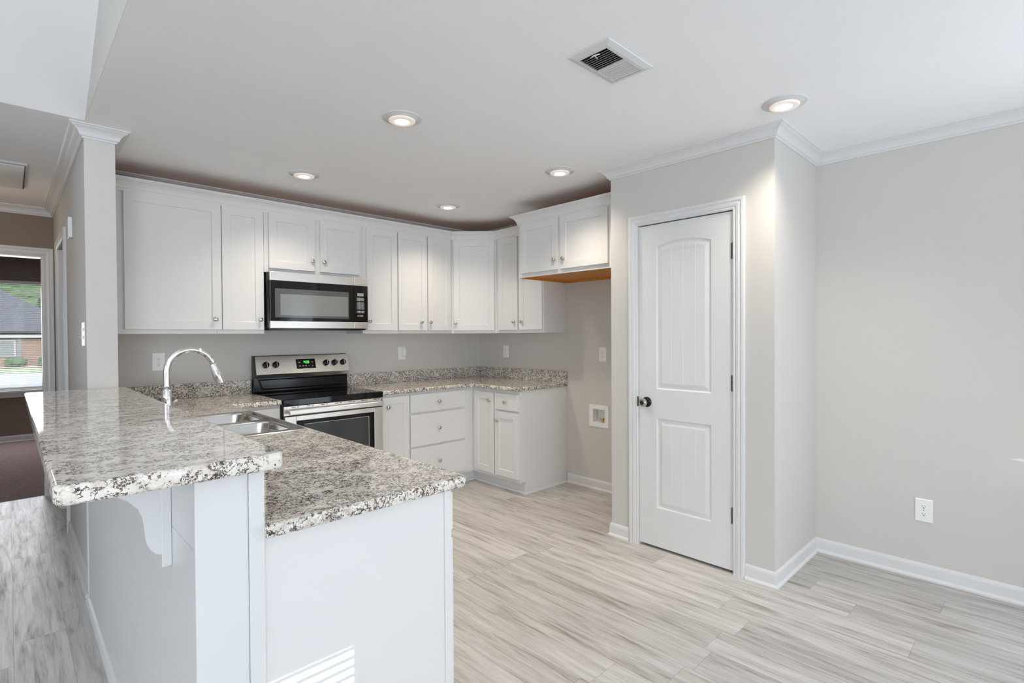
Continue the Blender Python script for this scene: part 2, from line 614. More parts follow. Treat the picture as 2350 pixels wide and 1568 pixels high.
mb = MB(); mb.box(XC, 0.0, 0.0, 0.12, 0, CEIL)
struct(mb.build('wall_back', M['wall']), 'greige kitchen wall behind the range')
mb = MB()
for q in ((YP - 0.12, -1.651, 0, CEIL), (-1.526, 0.12, 0, CEIL), (-1.651, -1.526, 0, 0.586), (-1.651, -1.526, 0.702, CEIL)):
    mb.box(0.0, 0.12, *q)
struct(mb.build('wall_alcove', M['wall']), 'greige wall of the refrigerator alcove')
mb = MB()
DY0, DY1, DZ = -2.473, -3.085, 2.044      # pantry door opening
mb.box(XP, XP + 0.115, YP, DY0, 0, CEIL)
mb.box(XP, XP + 0.115, DY1, YQ, 0, CEIL)
mb.box(XP, XP + 0.115, DY0, DY1, DZ, CEIL)
mb.box(XP + 0.115, 0.0, YP - 0.115, YP, 0, CEIL)
mb.box(XP + 0.115, XQ, YQ, YQ + 0.115, 0, CEIL)
mb.box(XQ, XQ + 0.115, YP - 0.115, YQ + 0.115, 0, CEIL)
struct(mb.build('wall_pantry', M['wall']), 'greige walls boxing in the pantry')
mb = MB(); mb.box(XQ, XQ + 0.12, -4.38, YQ, 0, CEIL); mb.box(XQ, XQ + 0.12, YB, -6.32, 0, CEIL); mb.box(XQ, XQ + 0.12, -6.32, -4.38, 2.1, CEIL)
struct(mb.build('wall_right', M['wall']), 'greige right wall')
mb = MB()
HD0, HD1 = 0.42, 1.12                     # doorway in the hall side wall
mb.box(XH, XC, YC, HD0, 0, CEIL)
mb.box(XH, XC, HD1, YE, 0, CEIL)
mb.box(XH, XC, HD0, HD1, 2.044, CEIL)
struct(mb.build('wall_stub', M['wall']), 'greige wall end between hallway and kitchen')
mb = MB(); mb.box(HX - 0.1, HX, YV, YE, 0, CEIL)
struct(mb.build('wall_hall', M['wall']))
mb = MB()                                 # hall end wall with the bedroom doorway
EX0, EX1 = -4.225, -3.462
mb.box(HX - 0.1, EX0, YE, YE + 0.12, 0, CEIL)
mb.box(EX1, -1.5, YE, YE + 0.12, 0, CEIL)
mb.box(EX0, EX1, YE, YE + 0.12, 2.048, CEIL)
struct(mb.build('wall_hall_end', M['wall_shaded']), 'hallway end wall with an open doorway')
# rooms behind the walls
mb = MB()
mb.box(-2.2, -2.1, 0.12, YE, 0, CEIL)
mb.box(XC, -2.1, 0.12, 0.2, 0, CEIL)
struct(mb.build('wall_side_room', M['wall']))
mb = MB(); mb.box(XC, -2.1, 0.0, YE, CEIL, CEIL + 0.1)
struct(mb.build('ceiling_side_room', M['ceil']))
mb = MB()
WX0, WX1, WZ0, WZ1 = -4.35, -3.12, 0.665, 2.105
YF = 5.06
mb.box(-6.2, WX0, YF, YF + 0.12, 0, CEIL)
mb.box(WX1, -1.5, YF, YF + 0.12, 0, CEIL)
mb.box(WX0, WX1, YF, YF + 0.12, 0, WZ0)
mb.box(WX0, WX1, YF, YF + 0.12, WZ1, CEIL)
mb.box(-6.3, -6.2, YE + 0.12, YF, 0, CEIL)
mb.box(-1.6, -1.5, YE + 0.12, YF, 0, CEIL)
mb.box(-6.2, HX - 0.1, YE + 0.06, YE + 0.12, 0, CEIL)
struct(mb.build('wall_bedroom', M['wall_shaded']), 'bedroom walls with a window opening')
mb = MB()                                 # living area walls behind and left of the camera
mb.box(XL, HX, YV - 0.001, YV + 0.12, 0, CEIL)
mb.box(XL - 0.12, XL, YV, -2.65, 0, 5.0); mb.box(XL - 0.12, XL, -5.75, YB, 0, 5.0)
mb.box(XL - 0.12, XL, -5.75, -2.65, 0, 0.6); mb.box(XL - 0.12, XL, -5.75, -2.65, 2.4, 5.0)
struct(mb.build('wall_left', M['wall']))
mb = MB()
def back(x0, x1, z0, z1):
    mb.box(x0, x1, YB - 0.12, YB, z0, z1)
back(XL - 0.12, -7.35, 0, 3.3); back(-7.35, -4.65, 0, 0.6); back(-7.35, -4.65, 2.4, 3.3)
back(-4.65, -3.75, 0, 3.3); back(-3.75, -3.18, 0, 0.45); back(-3.75, -3.18, 2.258, 3.3)
back(-3.18, -2.95, 0, 3.3); back(-2.95, -0.55, 0, 0.3); back(-2.95, -0.55, 2.2, 3.3); back(-0.55, XQ + 0.12, 0, 3.3)
struct(mb.build('wall_rear', M['wall']))

# crown moulding at the ceiling
CROWN = [(o * 1.10, h * 1.13) for o, h in [(0, -0.057), (0.006, -0.057), (0.009, -0.050), (0.015, -0.047), (0.018, -0.041), (0.021, -0.033), (0.027, -0.025), (0.035, -0.018), (0.044, -0.013), (0.049, -0.008), (0.055, -0.006), (0.055, 0), (0, 0)]]
prof = [(o, CEIL + h) for o, h in CROWN]
mb = MB()
sweep(mb, [(HX, YE), (XH, YE), (XH, YC), (XC, YC), (XC, 0), (0, 0), (0, YP), (XP, YP), (XP, YQ), (XQ, YQ), (XQ, YB)], prof)
struct(mb.build('trim_1', M['trim']), 'white crown moulding along the ceiling')
BASE = [(0, 0), (0.022, 0), (0.022, 0.008), (0.013, 0.020), (0.012, 0.066), (0.010, 0.076), (0.005, 0.085), (0, 0.085)]
def baseb(name, path, label=None, sc=1.0):
    mb = MB()
    sweep(mb, path, [(o, h * sc) for o, h in BASE])
    return struct(mb.build(name, M['trim']), label)
baseb('baseboard_alcove', [(0, -1.24), (0, YP), (XP, YP), (XP, -2.406)], 'white baseboard of the refrigerator alcove')
baseb('baseboard_right', [(XP, -3.152), (XP, YQ), (XQ, YQ), (XQ, -4.36)], 'white baseboard along pantry corner and right wall')
baseb('baseboard_hall', [(XH, HD0 - 0.07), (XH, YC - 0.012)], 'white baseboard on the hallway side of the wall', 1.13)
baseb('baseboard_bedroom', [(-6.2, YF), (-1.6, YF)], None, 1.0)

# door casings
CAS = [(0, 0), (0, 0.010), (0.006, 0.014), (0.012, 0.011), (0.020, 0.016), (0.034, 0.018), (0.040, 0.014), (0.048, 0.019), (0.062, 0.018), (0.066, 0.012), (0.066, 0)]
def casing(name, P, u, n, w, h, label=None, z0=0.0):
    """U-shaped casing round an opening of width w and height h; P = lower left corner of the opening"""
    m = frame_mat(P, u, n)
    mb = MB(m)
    sweep(mb, [(0, z0), (0, h), (w, h), (w, z0)], CAS, side=-1)
    return struct(mb.build(name, M['trim']), label)
casing('trim_2', (XP, DY0, 0), (0, -1, 0), (-1, 0, 0), DY0 - DY1, DZ - 0.002, 'white casing round the pantry door')
casing('trim_3', (EX0, YE, 0), (1, 0, 0), (0, -1, 0), EX1 - EX0, 2.046, 'white casing round the doorway at the hall end')
casing('trim_4', (XH, HD1, 0), (0, -1, 0), (-1, 0, 0), HD1 - HD0, 2.042, 'white casing on the hallway side wall')
mb = MB()   # jambs
mb.box(EX0 - 0.001, EX0 + 0.014, YE - 0.002, YE + 0.122, 0, 2.046); mb.box(EX1 - 0.014, EX1 + 0.001, YE - 0.002, YE + 0.122, 0, 2.046)
mb.box(EX0 + 0.0141, EX1 - 0.0141, YE - 0.002, YE + 0.122, 2.032, 2.047)
struct(mb.build('trim_5', M['trim']), 'white jamb of the bedroom doorway')
mb = MB()
mb.box(XH - 0.002, XC + 0.002, HD0 - 0.001, HD0 + 0.014, 0, 2.043); mb.box(XH - 0.002, XC + 0.002, HD1 - 0.014, HD1 + 0.001, 0, 2.043)
struct(mb.build('trim_6', M['trim']))
mb = MB()
mb.box(XP + 0.001, XP + 0.114, DY0 - 0.0005, DY0 - 0.0022, 0, DZ - 0.002)
mb.box(XP + 0.001, XP + 0.114, DY1 + 0.0022, DY1 + 0.0005, 0, DZ - 0.002)
struct(mb.build('trim_7', M['trim']))

# ------------------------------------------------------------------ pantry door
def pantry_door():
    dr = thing('door_1', 'white two-panel pantry door with arched plank-grooved panels and dark knob', 'door', (XP, (DY0 + DY1) / 2, 0.012), kind='structure')
    w, h0, h1 = DY0 - DY1 - 0.008, 0.017, 2.037
    # local frame: a = distance from the knob edge, b = height, c = towards the room
    m = frame_mat((XP + 0.004, DY0 - 0.004, 0), (0, -1, 0), (-1, 0, 0))
    mb = MB(m)
    a0, a1 = 0.124, 0.478
    def arch(z0, z1, rise, n=14):
        pts = [(a0, z0), (a1, z0)]
        for k in range(n + 1):
            t = k / n
            pts.append((a1 + (a0 - a1) * t, z1 + rise * (1 - (2 * t - 1) ** 2)))
        return pts
    outs = [arch(1.008, 1.896, 0.030), arch(0.262, 0.824, 0.0, 2)]
    def ring(p, c):
        return [(x, y, c) for x, y in p]
    mb.fill([[(0, h0, 0), (w, h0, 0), (w, h1, 0), (0, h1, 0)]] + [ring(p, 0) for p in outs])
    # sides and back
    b0 = [mb.v(q) for q in ((0, h0, 0), (w, h0, 0), (w, h1, 0), (0, h1, 0))]
    b1 = [mb.v(q) for q in ((0, h0, -0.034), (w, h0, -0.034), (w, h1, -0.034), (0, h1, -0.034))]
    for i in range(4):
        mb.face([b0[i], b0[(i + 1) % 4], b1[(i + 1) % 4], b1[i]])
    mb.face(b1)
    for p in outs:
        r = [ring(p, 0), ring(offset_poly(p, 0.007), -0.0065), ring(offset_poly(p, 0.016), -0.0075), ring(offset_poly(p, 0.038), -0.0015)]
        vr = mb.loops(r, True, False, False)
        inner = offset_poly(p, 0.038)
        mb.face(vr[-1])
    ob = mb.build('door_panel', M['door'], dr, merge=True)
    # plank grooves: thin recessed strips drawn as narrow V beads on the two fields
    mb = MB(m)
    for a in (0.224, 0.301, 0.379):
        for z0, z1 in ((1.05, 1.868 + 0.022), (0.302, 0.784)):
            mb.loops([[(a - 0.0022, z0, -0.0016), (a - 0.0008, z0, -0.0004), (a + 0.0008, z0, -0.0004), (a + 0.0022, z0, -0.0016)],
                      [(a - 0.0022, z1, -0.0016), (a - 0.0008, z1, -0.0004), (a + 0.0008, z1, -0.0004), (a + 0.0022, z1, -0.0016)]])
    mb.build('panel_bead', M['door'], dr)
    # knob with rose
    kz, ka = 0.922, 0.056
    k = MB(m)
    k.lathe([(0.0325, 0), (0.0325, 0.004), (0.029, 0.008), (0.014, 0.010)], (ka, kz, 0.0), (0, 0, 1), 28)
    k.build('rose', M['black'], dr, label='black round rose behind the knob')
    k = MB(m)
    k.lathe([(0.0128, 0.009), (0.0125, 0.018), (0.0135, 0.028), (0.020, 0.032), (0.0265, 0.040), (0.0275, 0.050), (0.024, 0.060), (0.0135, 0.0645), (0.0130, 0.0625)], (ka, kz, 0.0), (0, 0, 1), 28)
    kb = k.build('doorknob', M['knobmetal'], dr, label='polished dark chrome round doorknob')
    k = MB(m)
    k.lathe([(0.0128, 0.0620), (0.0128, 0.0632), (0.001, 0.0636)], (ka, kz, 0.0), (0, 0, 1), 20)
    k.build('knob_button', M['black'], kb)
    k = MB(m)
    k.box(-0.011, -0.002, kz - 0.032, kz + 0.032, 0.0, 0.016, 0.003)
    k.build('strike_plate', M['hinge'], dr, label='dark latch strike plate')
    for z in (1.816, 1.074, 0.329):
        k = MB(m)
        for i in range(5):
            k.lathe([(0.0066, 0), (0.0066, 0.0168)], (w + 0.001, z - 0.045 + i * 0.018, 0.006), (0, 1, 0), 12)
        k.box(w - 0.012, w + 0.001, z - 0.045, z + 0.045, 0.0, 0.002)
        k.build('hinge', M['hinge'], dr)
pantry_door()
# shadow behind the door: pantry interior closes the gaps
mb = MB(); mb.box(XP + 0.045, XP + 0.05, DY1, DY0, 0.0, DZ)
struct(mb.build('door_2', M['dark'])) if False else mb.bm.free()

# ------------------------------------------------------------------ cabinets
def knob(P, n, parent):
    mb = MB()
    mb.lathe([(0.0085, 0), (0.0085, 0.002), (0.0052, 0.004), (0.0048, 0.013), (0.0075, 0.0155), (0.0142, 0.018), (0.0152, 0.021), (0.0135, 0.0245), (0.008, 0.0265), (0.001, 0.027)], P, n, 18)
    return mb.build('knob', M['nickel'], parent, label='satin nickel knob')

def shaker(parent, P, u, n, w, h, frame=0.057, kn=None, name='door', flat=False):
    """door or drawer front; P lower left corner on the face frame, u to the viewer's right, n outward"""
    m = frame_mat(P, u, n)
    T = 0.019
    mb = MB(m)
    if flat:
        mb.box(0, w, 0, h, 0.0005, T, 0.002)
    else:
        def rc(i, c):
            return [(i, i, c), (w - i, i, c), (w - i, h - i, c), (i, h - i, c)]
        mb.loops([rc(0, 0.0005), rc(0, T - 0.0015), rc(0.0015, T), rc(frame - 0.0015, T), rc(frame, T - 0.001), rc(frame + 0.001, T - 0.0075)])
    o = mb.build(name, M['cab'], parent)
    if kn:
        nn = Vector(n)
        Pk = Vector(P) + Vector(u) * kn[0] + Vector((0, 0, kn[1])) + nn * T
        knob(Pk, n, o)
    return o

def box_body(parent, x0, x1, y0, y1, z0, z1, wood_top=False, wood_bot=False):
    mb = MB()
    mb.box(x0, x1, y0, y1, z0, z1, 0.0008, 1)
    mb.build('body', M['cab'], parent)
    if wood_top:
        mb = MB(); mb.box(x0 + 0.002, x1 - 0.002, y0 + 0.002, y1 - 0.001, z1, z1 + 0.003)
        mb.build('top_panel', M['wood'], parent, label='unpainted orange wood top')

UZ0, UZ1 = 1.372, 2.275
DZ0, DZ1 = 1.401, 2.262
YU = -0.305
BU, BN = (1, 0, 0), (0, -1, 0)
RU, RN = (0, -1, 0), (-1, 0, 0)
G_U = 'white wall cabinets'

def upper_back(label, x0, x1, doors, z0=UZ0):
    t = thing('wall_cabinet', label, 'cabinet', ((x0 + x1) / 2, -0.15, z0), G_U)
    box_body(t, x0 + 0.0006, x1 - 0.0006, YU, -0.001, z0, UZ1, True)
    for a, b, zz, kx, kz in doors:
        shaker(t, (a, YU, zz), BU, BN, b - a, DZ1 - zz, kn=(kx - a, kz - zz))
    return t
upper_back('widest single-door white wall cabinet, at the left beside the wall end', XC + 0.001, -2.644, [(-3.163, -2.617, DZ0, -2.660, 1.472)])
upper_back('narrow white wall cabinet just left of the microwave', -2.644, -2.331, [(-2.612, -2.338, DZ0, -2.366, 1.474)])
upper_back('short two-door white wall cabinet above the microwave', -2.331, -1.545, [(-2.299, -1.955, 1.856, -1.980, 1.934), (-1.912, -1.577, 1.856, -1.886, 1.934)], 1.826)
upper_back('single-door white wall cabinet just right of the microwave', -1.545, -1.2135, [(-1.514, -1.2195, DZ0, -1.494, 1.476)])
upper_back('two-door white wall cabinet between the microwave and the corner cabinet', -1.2135, -0.611, [(-1.2075, -0.905, DZ0, -0.975, 1.474), (-0.893, -0.632, DZ0, -0.876, 1.475)])

# diagonal corner cabinet
t = thing('corner_wall_cabinet', 'white diagonal corner wall cabinet with one door', 'cabinet', (-0.25, -0.25, UZ0), G_U)
mb = MB()
pl = [(-0.610, -0.001), (-0.610, -0.305), (-0.305, -0.610), (-0.001, -0.610), (-0.001, -0.001)]
mb.loops([[(x, y, UZ0) for x, y in pl], [(x, y, UZ1) for x, y in pl]])
mb.build('body', M['cab'], t)
mb = MB()
pl2 = offset_poly(pl, 0.002)
mb.loops([[(x, y, UZ1) for x, y in pl2], [(x, y, UZ1 + 0.003) for x, y in pl2]])
mb.build('top_panel', M['wood'], t, label='unpainted orange wood top')
s = math.sqrt(0.5)
shaker(t, (-0.610 + 0.020 * s, -0.305 - 0.020 * s, DZ0), (s, -s, 0), (-s, -s, 0), 0.4313 - 0.040, DZ1 - DZ0, kn=(0.022, 0.072))

t = thing('wall_cabinet', 'two-door white wall cabinet on the side wall, half hidden by the refrigerator cabinet', 'cabinet', (-0.15, -0.91, UZ0), G_U)
box_body(t, YU, -0.001, -1.225, -0.611, UZ0, UZ1, True)
shaker(t, (YU, -0.652, DZ0), RU, RN, 0.258, DZ1 - DZ0, kn=(0.221, 0.073))
shaker(t, (YU, -0.930, DZ0), RU, RN, 0.287, DZ1 - DZ0, kn=(0.042, 0.073))

# refrigerator cabinet: deep, with raw wood underside
FZ0 = 1.827
t = thing('refrigerator_cabinet', 'deep two-door white cabinet above the empty refrigerator space, orange wood underneath', 'cabinet', (-0.3, -1.74, FZ0))
mb = MB()
mb.box(-0.5919, -0.001, -1.2276, -1.238, FZ0 + 0.0175, UZ1)
mb.box(-0.5919, -0.001, -1.2262, -1.2275, FZ0, UZ1)
mb.box(-0.5919, -0.001, YP + 0.012, YP + 0.001, FZ0 + 0.0175, UZ1)
mb.box(-0.610, -0.592, -1.2262, YP + 0.001, FZ0, UZ1)
mb.box(-0.592, -0.001, -1.238, YP + 0.012, FZ0 + 0.022, UZ1)
mb.build('body', M['cab'], t)
mb = MB()
mb.box(-0.5915, -0.002, -1.2385, YP + 0.0125, FZ0 + 0.017, FZ0 + 0.0215)
mb.box(-0.022, -0.002, -1.2385, YP + 0.0125, FZ0 - 0.003, FZ0 + 0.017)
mb.box(-0.5915, -0.002, -1.2276, -1.2400, FZ0 - 0.0025, FZ0 + 0.0170)
mb.box(-0.5915, -0.022, YP + 0.0015, YP + 0.0140, FZ0 - 0.0025, FZ0 + 0.0170)
mb.build('bottom_panel', M['wood'], t, label='unpainted orange wood underside')
mb = MB(); mb.box(-0.605, -0.002, -1.230, YP + 0.003, UZ1, UZ1 + 0.003)
mb.build('top_panel', M['wood'], t, label='unpainted orange wood top')
shaker(t, (-0.610, -1.259, 1.858), RU, RN, 0.405, 0.403, kn=(0.378, 0.076))
shaker(t, (-0.610, -1.692, 1.858), RU, RN, 0.441, 0.403, kn=(0.036, 0.076))

# cabinet crowns
CC = [(0, -0.006), (0.006, -0.006), (0.008, 0.006), (0.012, 0.012), (0.016, 0.026), (0.024, 0.040), (0.036, 0.052), (0.046, 0.056), (0.050, 0.062), (0.056, 0.063), (0.056, 0.072), (0.0, 0.072)]
CC2 = [(o, UZ1 - 0.006 + h) for o, h in CC]
mb = MB()
sweep(mb, [(XC + 0.001, YU - 0.0005), (-0.6102, YU - 0.0005), (-0.3055, -0.6102), (-0.3055, -1.2245)], CC2)
tag(mb.build('cabinet_crown', M['cab']), 'long white crown moulding along the top of the wall cabinets', 'moulding')
mb = MB()
sweep(mb, [(-0.364, -1.2255), (-0.6105, -1.2255), (-0.6105, YP + 0.001)], CC2)
tag(mb.build('cabinet_crown', M['cab']), 'short white crown moulding on the refrigerator cabinet', 'moulding')

# base cabinets
BZ1 = 0.880
G_B = 'white base cabinets'
def base_body(t, x0, x1, y0, y1, front):
    """front: 'y' faces -y, 'x' faces -x, 'X' faces +x"""
    mb = MB()
    mb.box(x0, x1, y0, y1, 0.105, BZ1)
    k = 0.070
    if front == 'y':
        mb.box(x0, x1, y0 + k, y1, 0.0, 0.105)
    elif front == 'x':
        mb.box(x0 + k, x1, y0, y1, 0.0, 0.105)
    else:
        mb.box(x0, x1 - k, y0, y1, 0.0, 0.105)
    mb.build('body', M['cab'], t)
YBF = -0.610
t = thing('base_cabinet', 'narrow single-door white base cabinet right of the range', 'cabinet', (-1.43, -0.3, 0), G_B)
base_body(t, -1.560, -1.2985, YBF, -0.001, 'y')
shaker(t, (-1.553, YBF, 0.135), BU, BN, 0.250, 0.722, kn=(0.046, 0.643))
t = thing('base_cabinet', 'white base cabinet with three stacked drawers', 'cabinet', (-1.0, -0.3, 0), G_B)
base_body(t, -1.298, -0.611, YBF, -0.001, 'y')
mb = MB(); mb.box(-0.611, -0.5405, -0.540, -0.50, 0, 0.1045)
mb.build('toe_kick', M['cab'], t)
for z0, z1 in ((0.708, 0.858), (0.423, 0.690), (0.135, 0.405)):
    d = shaker(t, (-1.293, YBF, z0), BU, BN, 0.580, z1 - z0, flat=True, name='drawer', kn=(0.287, (z1 - z0) / 2))
t = thing('base_cabinet', 'corner white base cabinet with one tall narrow door', 'cabinet', (-0.3, -0.6, 0), G_B)
mb = MB(); mb.box(-0.610, -0.001, -0.920, -0.001, 0.105, BZ1); mb.box(-0.540, -0.001, -0.920, -0.001, 0, 0.105)
mb.build('body', M['cab'], t)
shaker(t, (-0.610, -0.654, 0.134), RU, RN, 0.258, 0.714, kn=(0.216, 0.645))
t = thing('base_cabinet', 'white base cabinet with one drawer above one door, at the run\'s open end', 'cabinet', (-0.3, -1.07, 0), G_B)
base_body(t, -0.610, -0.001, -1.225, -0.9205, 'x')
shaker(t, (-0.610, -0.932, 0.708), RU, RN, 0.285, 0.141, flat=True, name='drawer', kn=(0.140, 0.071))
shaker(t, (-0.610, -0.932, 0.134), RU, RN, 0.285, 0.558, kn=(0.036, 0.477))
mb = MB()
sweep(mb, [(-0.001, -1.2255), (-0.540, -1.2255), (-0.540, -0.54), (-1.556, -0.54)], [(0, 0), (0.010, 0), (0.009, 0.008), (0.004, 0.014), (0, 0.015)], side=-1)
struct(mb.build('trim_8', M['trim']), 'white shoe moulding under the base cabinets')

# left of range
t = thing('base_cabinet', 'white base cabinet corner between peninsula and range', 'cabinet', (-2.7, -0.3, 0), G_B)
base_body(t, XC + 0.001, -2.336, YBF, -0.001, 'y')
shaker(t, (-2.62, YBF, 0.135), BU, BN, 0.27, 0.545, kn=(0.04, 0.45))
shaker(t, (-2.62, YBF, 0.708), BU, BN, 0.27, 0.150, flat=True, name='drawer', kn=(0.135, 0.07))

# peninsula base cabinets, doors face the range side (+x)
YN = -3.036
PX = -2.712
LU, LN = (0, 1, 0), (1, 0, 0)
t = thing('peninsula_cabinet', 'white peninsula base cabinet with large plain end panel', 'cabinet', (-3.0, -2.5, 0), 'white peninsula cabinets')
mb = MB()
mb.box(XC + 0.002, PX, YN + 0.012, -1.98, 0.105, BZ1); mb.box(XC + 0.002, PX - 0.07, YN + 0.012, -1.98, 0, 0.105)
mb.build('body', M['cab'], t)
mb = MB()
mb.box(-3.2585, PX - 0.024, YN + 0.004, YN + 0.0115, 0, BZ1)
mb.box(PX - 0.0235, PX + 0.001, YN, YN + 0.0115, 0.0, BZ1, 0.001)
mb.build('end_panel', M['cab'], t)
shaker(t, (PX, YN + 0.015, 0.135), LU, LN, 0.44, 0.585, kn=(0.40, 0.5))
shaker(t, (PX, YN + 0.015, 0.745), LU, LN, 0.44, 0.118, flat=True, name='drawer', kn=(0.22, 0.06))
shaker(t, (PX, YN + 0.47, 0.135), LU, LN, 0.44, 0.585, kn=(0.04, 0.5))
shaker(t, (PX, YN + 0.47, 0.745), LU, LN, 0.44, 0.118, flat=True, name='drawer', kn=(0.22, 0.06))
t = thing('sink_cabinet', 'white peninsula sink base cabinet under the double sink', 'cabinet', (-3.0, -1.4, 0), 'white peninsula cabinets')
mb = MB()
mb.box(PX - 0.020, PX, -1.979, -0.612, 0.105, BZ1)
mb.box(XC + 0.002, PX - 0.020, -1.979, -0.612, 0.105, 0.125)
mb.box(XC + 0.002, XC + 0.02, -1.979, -0.612, 0.125, BZ1)
mb.box(XC + 0.002, PX - 0.07, -1.979, -0.612, 0, 0.105)
mb.build('body', M['cab'], t)
for y0 in (-1.94, -1.50):
    shaker(t, (PX, y0, 0.135), LU, LN, 0.42, 0.585, kn=(0.38 if y0 < -1.7 else 0.04, 0.5))

# ------------------------------------------------------------------ peninsula half wall with boards, end post, corbel
t = thing('half_wall', 'white board-clad half wall carrying the raised granite bar', 'half wall', (-3.33, -1.9, 0))
mb = MB()
mb.box(XH + 0.004, XC - 0.0005, YN + 0.012, YC - 0.0015, 0, 1.0445)
mb.build('core', M['trim'], t)
mb = MB()
zz = [0.0, 0.100, 0.245, 0.390, 0.535, 0.710, 0.883, 1.0445]
for a, b in zip(zz, zz[1:]):
    mb.box(XH - 0.008, XH + 0.0035, YN + 0.012, YC - 0.052, a + (0.0009 if a == 0.883 else 0.0002), b - 0.0002)
mb.build('side_boards', M['trim'], t)
mb = MB(); mb.box(XH - 0.013, XH + 0.0035, YC - 0.050, YC - 0.003, 0, 1.0445, 0.0015)
mb.build('corner_strip', M['trim'], t)
mb = MB(); mb.box(XH - 0.009, -3.2935, YN, YN + 0.0115, 0, 1.0445, 0.0015)
mb.build('end_board', M['trim'], t)
mb = MB(); mb.box(-3.293, -3.2590, YN - 0.006, YN + 0.0115, 0, 1.0445, 0.0015)
mb.build('end_strip', M['trim'], t)
mb = MB()
sweep(mb, [(XH - 0.008, YC - 0.06), (XH - 0.008, YN + 0.012)], [(0, 0), (0.018, 0), (0.017, 0.010), (0.010, 0.018), (0, 0.020)])
mb.build('shoe_moulding', M['trim'], t)

t = thing('corbel', 'white S-curved wooden corbel bracket under the bar overhang', 'bracket', (XH, -2.77, 0.78))
xw = XH - 0.0085
cy0, cy1 = -2.805, -2.765
S = [(-3.600, 1.0440), (-3.600, 1.032)]
for k in range(13):                       # upper convex curve
    a = k / 12
    S.append((-3.598 + 0.146 * math.sin(a * PI / 2), 0.880 + 0.150 * math.cos(a * PI / 2) ** 1.0))
S = [(-3.600, 1.0440), (-3.600, 1.030), (-3.575, 1.016), (-3.545, 1.000), (-3.512, 0.980), (-3.487, 0.962), (-3.468, 0.940), (-3.459, 0.915), (-3.4555, 0.885), (-3.4535, 0.862), (-3.449, 0.845), (-3.441, 0.831), (-3.431, 0.821), (-3.4205, 0.817)]
S += [(xw - 0.0005, 0.817), (xw - 0.0005, 1.0440)]
mb = MB()
mb.loops([[(x, cy0, z) for x, z in S], [(x, cy1, z) for x, z in S]])
mb.build('scroll', M['trim'], t)
mb = MB(); mb.box(xw - 0.021, xw + 0.0001, cy0 - 0.004, cy1 + 0.02, 0.786, 1.049, 0.002)
mb.build('back_plate', M['trim'], t)

# ------------------------------------------------------------------ stone tops
BZ0_, BZ1_ = 1.046, 1.084
mb = MB()
c = rrect(-3.632, -3.228, -3.092, YC - 0.001, 0.024)
pts = []
# rounded at the camera end, square against the wall end
for x, y in c:
    pts.append((x, y))
slab(mb, pts, BZ0_, BZ1_, 0.0085)
# part of the bar that passes the wall end into the kitchen
tag(mb.build('bar_top', M['granite_bar']), 'raised speckled granite bar top on the half wall', 'countertop')

LZ0, LZ1 = 0.881, 0.914
def rl(pts, rad, seg=5):
    """round the listed corners of a polygon; pts = [(x, y, r)]"""
    out = []
    n = len(pts)
    for i in range(n):
        p = Vector(pts[i][:2]); r = pts[i][2]
        if r <= 0:
            out.append((p.x, p.y)); continue
        a = Vector(pts[i - 1][:2]); b = Vector(pts[(i + 1) % n][:2])
        da, db = (a - p).normalized(), (b - p).normalized()
        p0, p1 = p + da * r, p + db * r
        for k in range(seg + 1):
            t_ = k / seg
            q = p0 * (1 - t_) ** 2 + p * 2 * t_ * (1 - t_) + p1 * t_ ** 2
            out.append((q.x, q.y))
    return out
SX0, SX1, SY0, SY1 = -3.222, -2.674, -1.896, -1.064
hole = rrect(SX0 + 0.016, SX1 - 0.016, SY0 + 0.016, SY1 - 0.016, 0.02, 3)
mb = MB()
yF = -0.648
poly = rl([(XC - 0.010, -3.062, 0.0), (-2.660, -3.062, 0.03), (-2.650, yF, 0.012), (-2.337, yF, 0.006), (-2.337, -0.002, 0), (XC - 0.010, -0.002, 0)], 0)
slab(mb, poly, LZ0, LZ1, 0.008, [hole])
for vv in mb.bm.verts:
    vv.co.x = max(vv.co.x, -3.2587)
tag(mb.build('countertop', M['granite']), 'lower speckled granite countertop of the peninsula, holding the sink', 'countertop')
mb = MB()
poly = rl([(-1.562, yF, 0.006), (-0.648, yF, 0.02), (-0.648, -1.238, 0.02), (-0.002, -1.238, 0.006), (-0.002, -0.002, 0), (-1.562, -0.002, 0)], 0)
slab(mb, poly, LZ0, LZ1, 0.008)
tag(mb.build('countertop', M['granite_dark']), 'L-shaped speckled granite countertop in the far corner right of the range', 'countertop')
mb = MB(); mb.box(XC + 0.001, -2.338, -0.021, -0.0005, LZ1, 1.017, 0.002)
tag(mb.build('backsplash', M['granite_dark']), 'low granite backsplash strip left of the range', 'backsplash')
mb = MB()
mb.box(-1.562, -0.0005, -0.021, -0.0005, LZ1, 1.017, 0.002)
mb.box(-0.021, -0.0005, -1.237, -0.0215, LZ1, 1.017, 0.002)
tag(mb.build('backsplash', M['granite_dark']), 'low granite backsplash strip turning the far corner', 'backsplash')

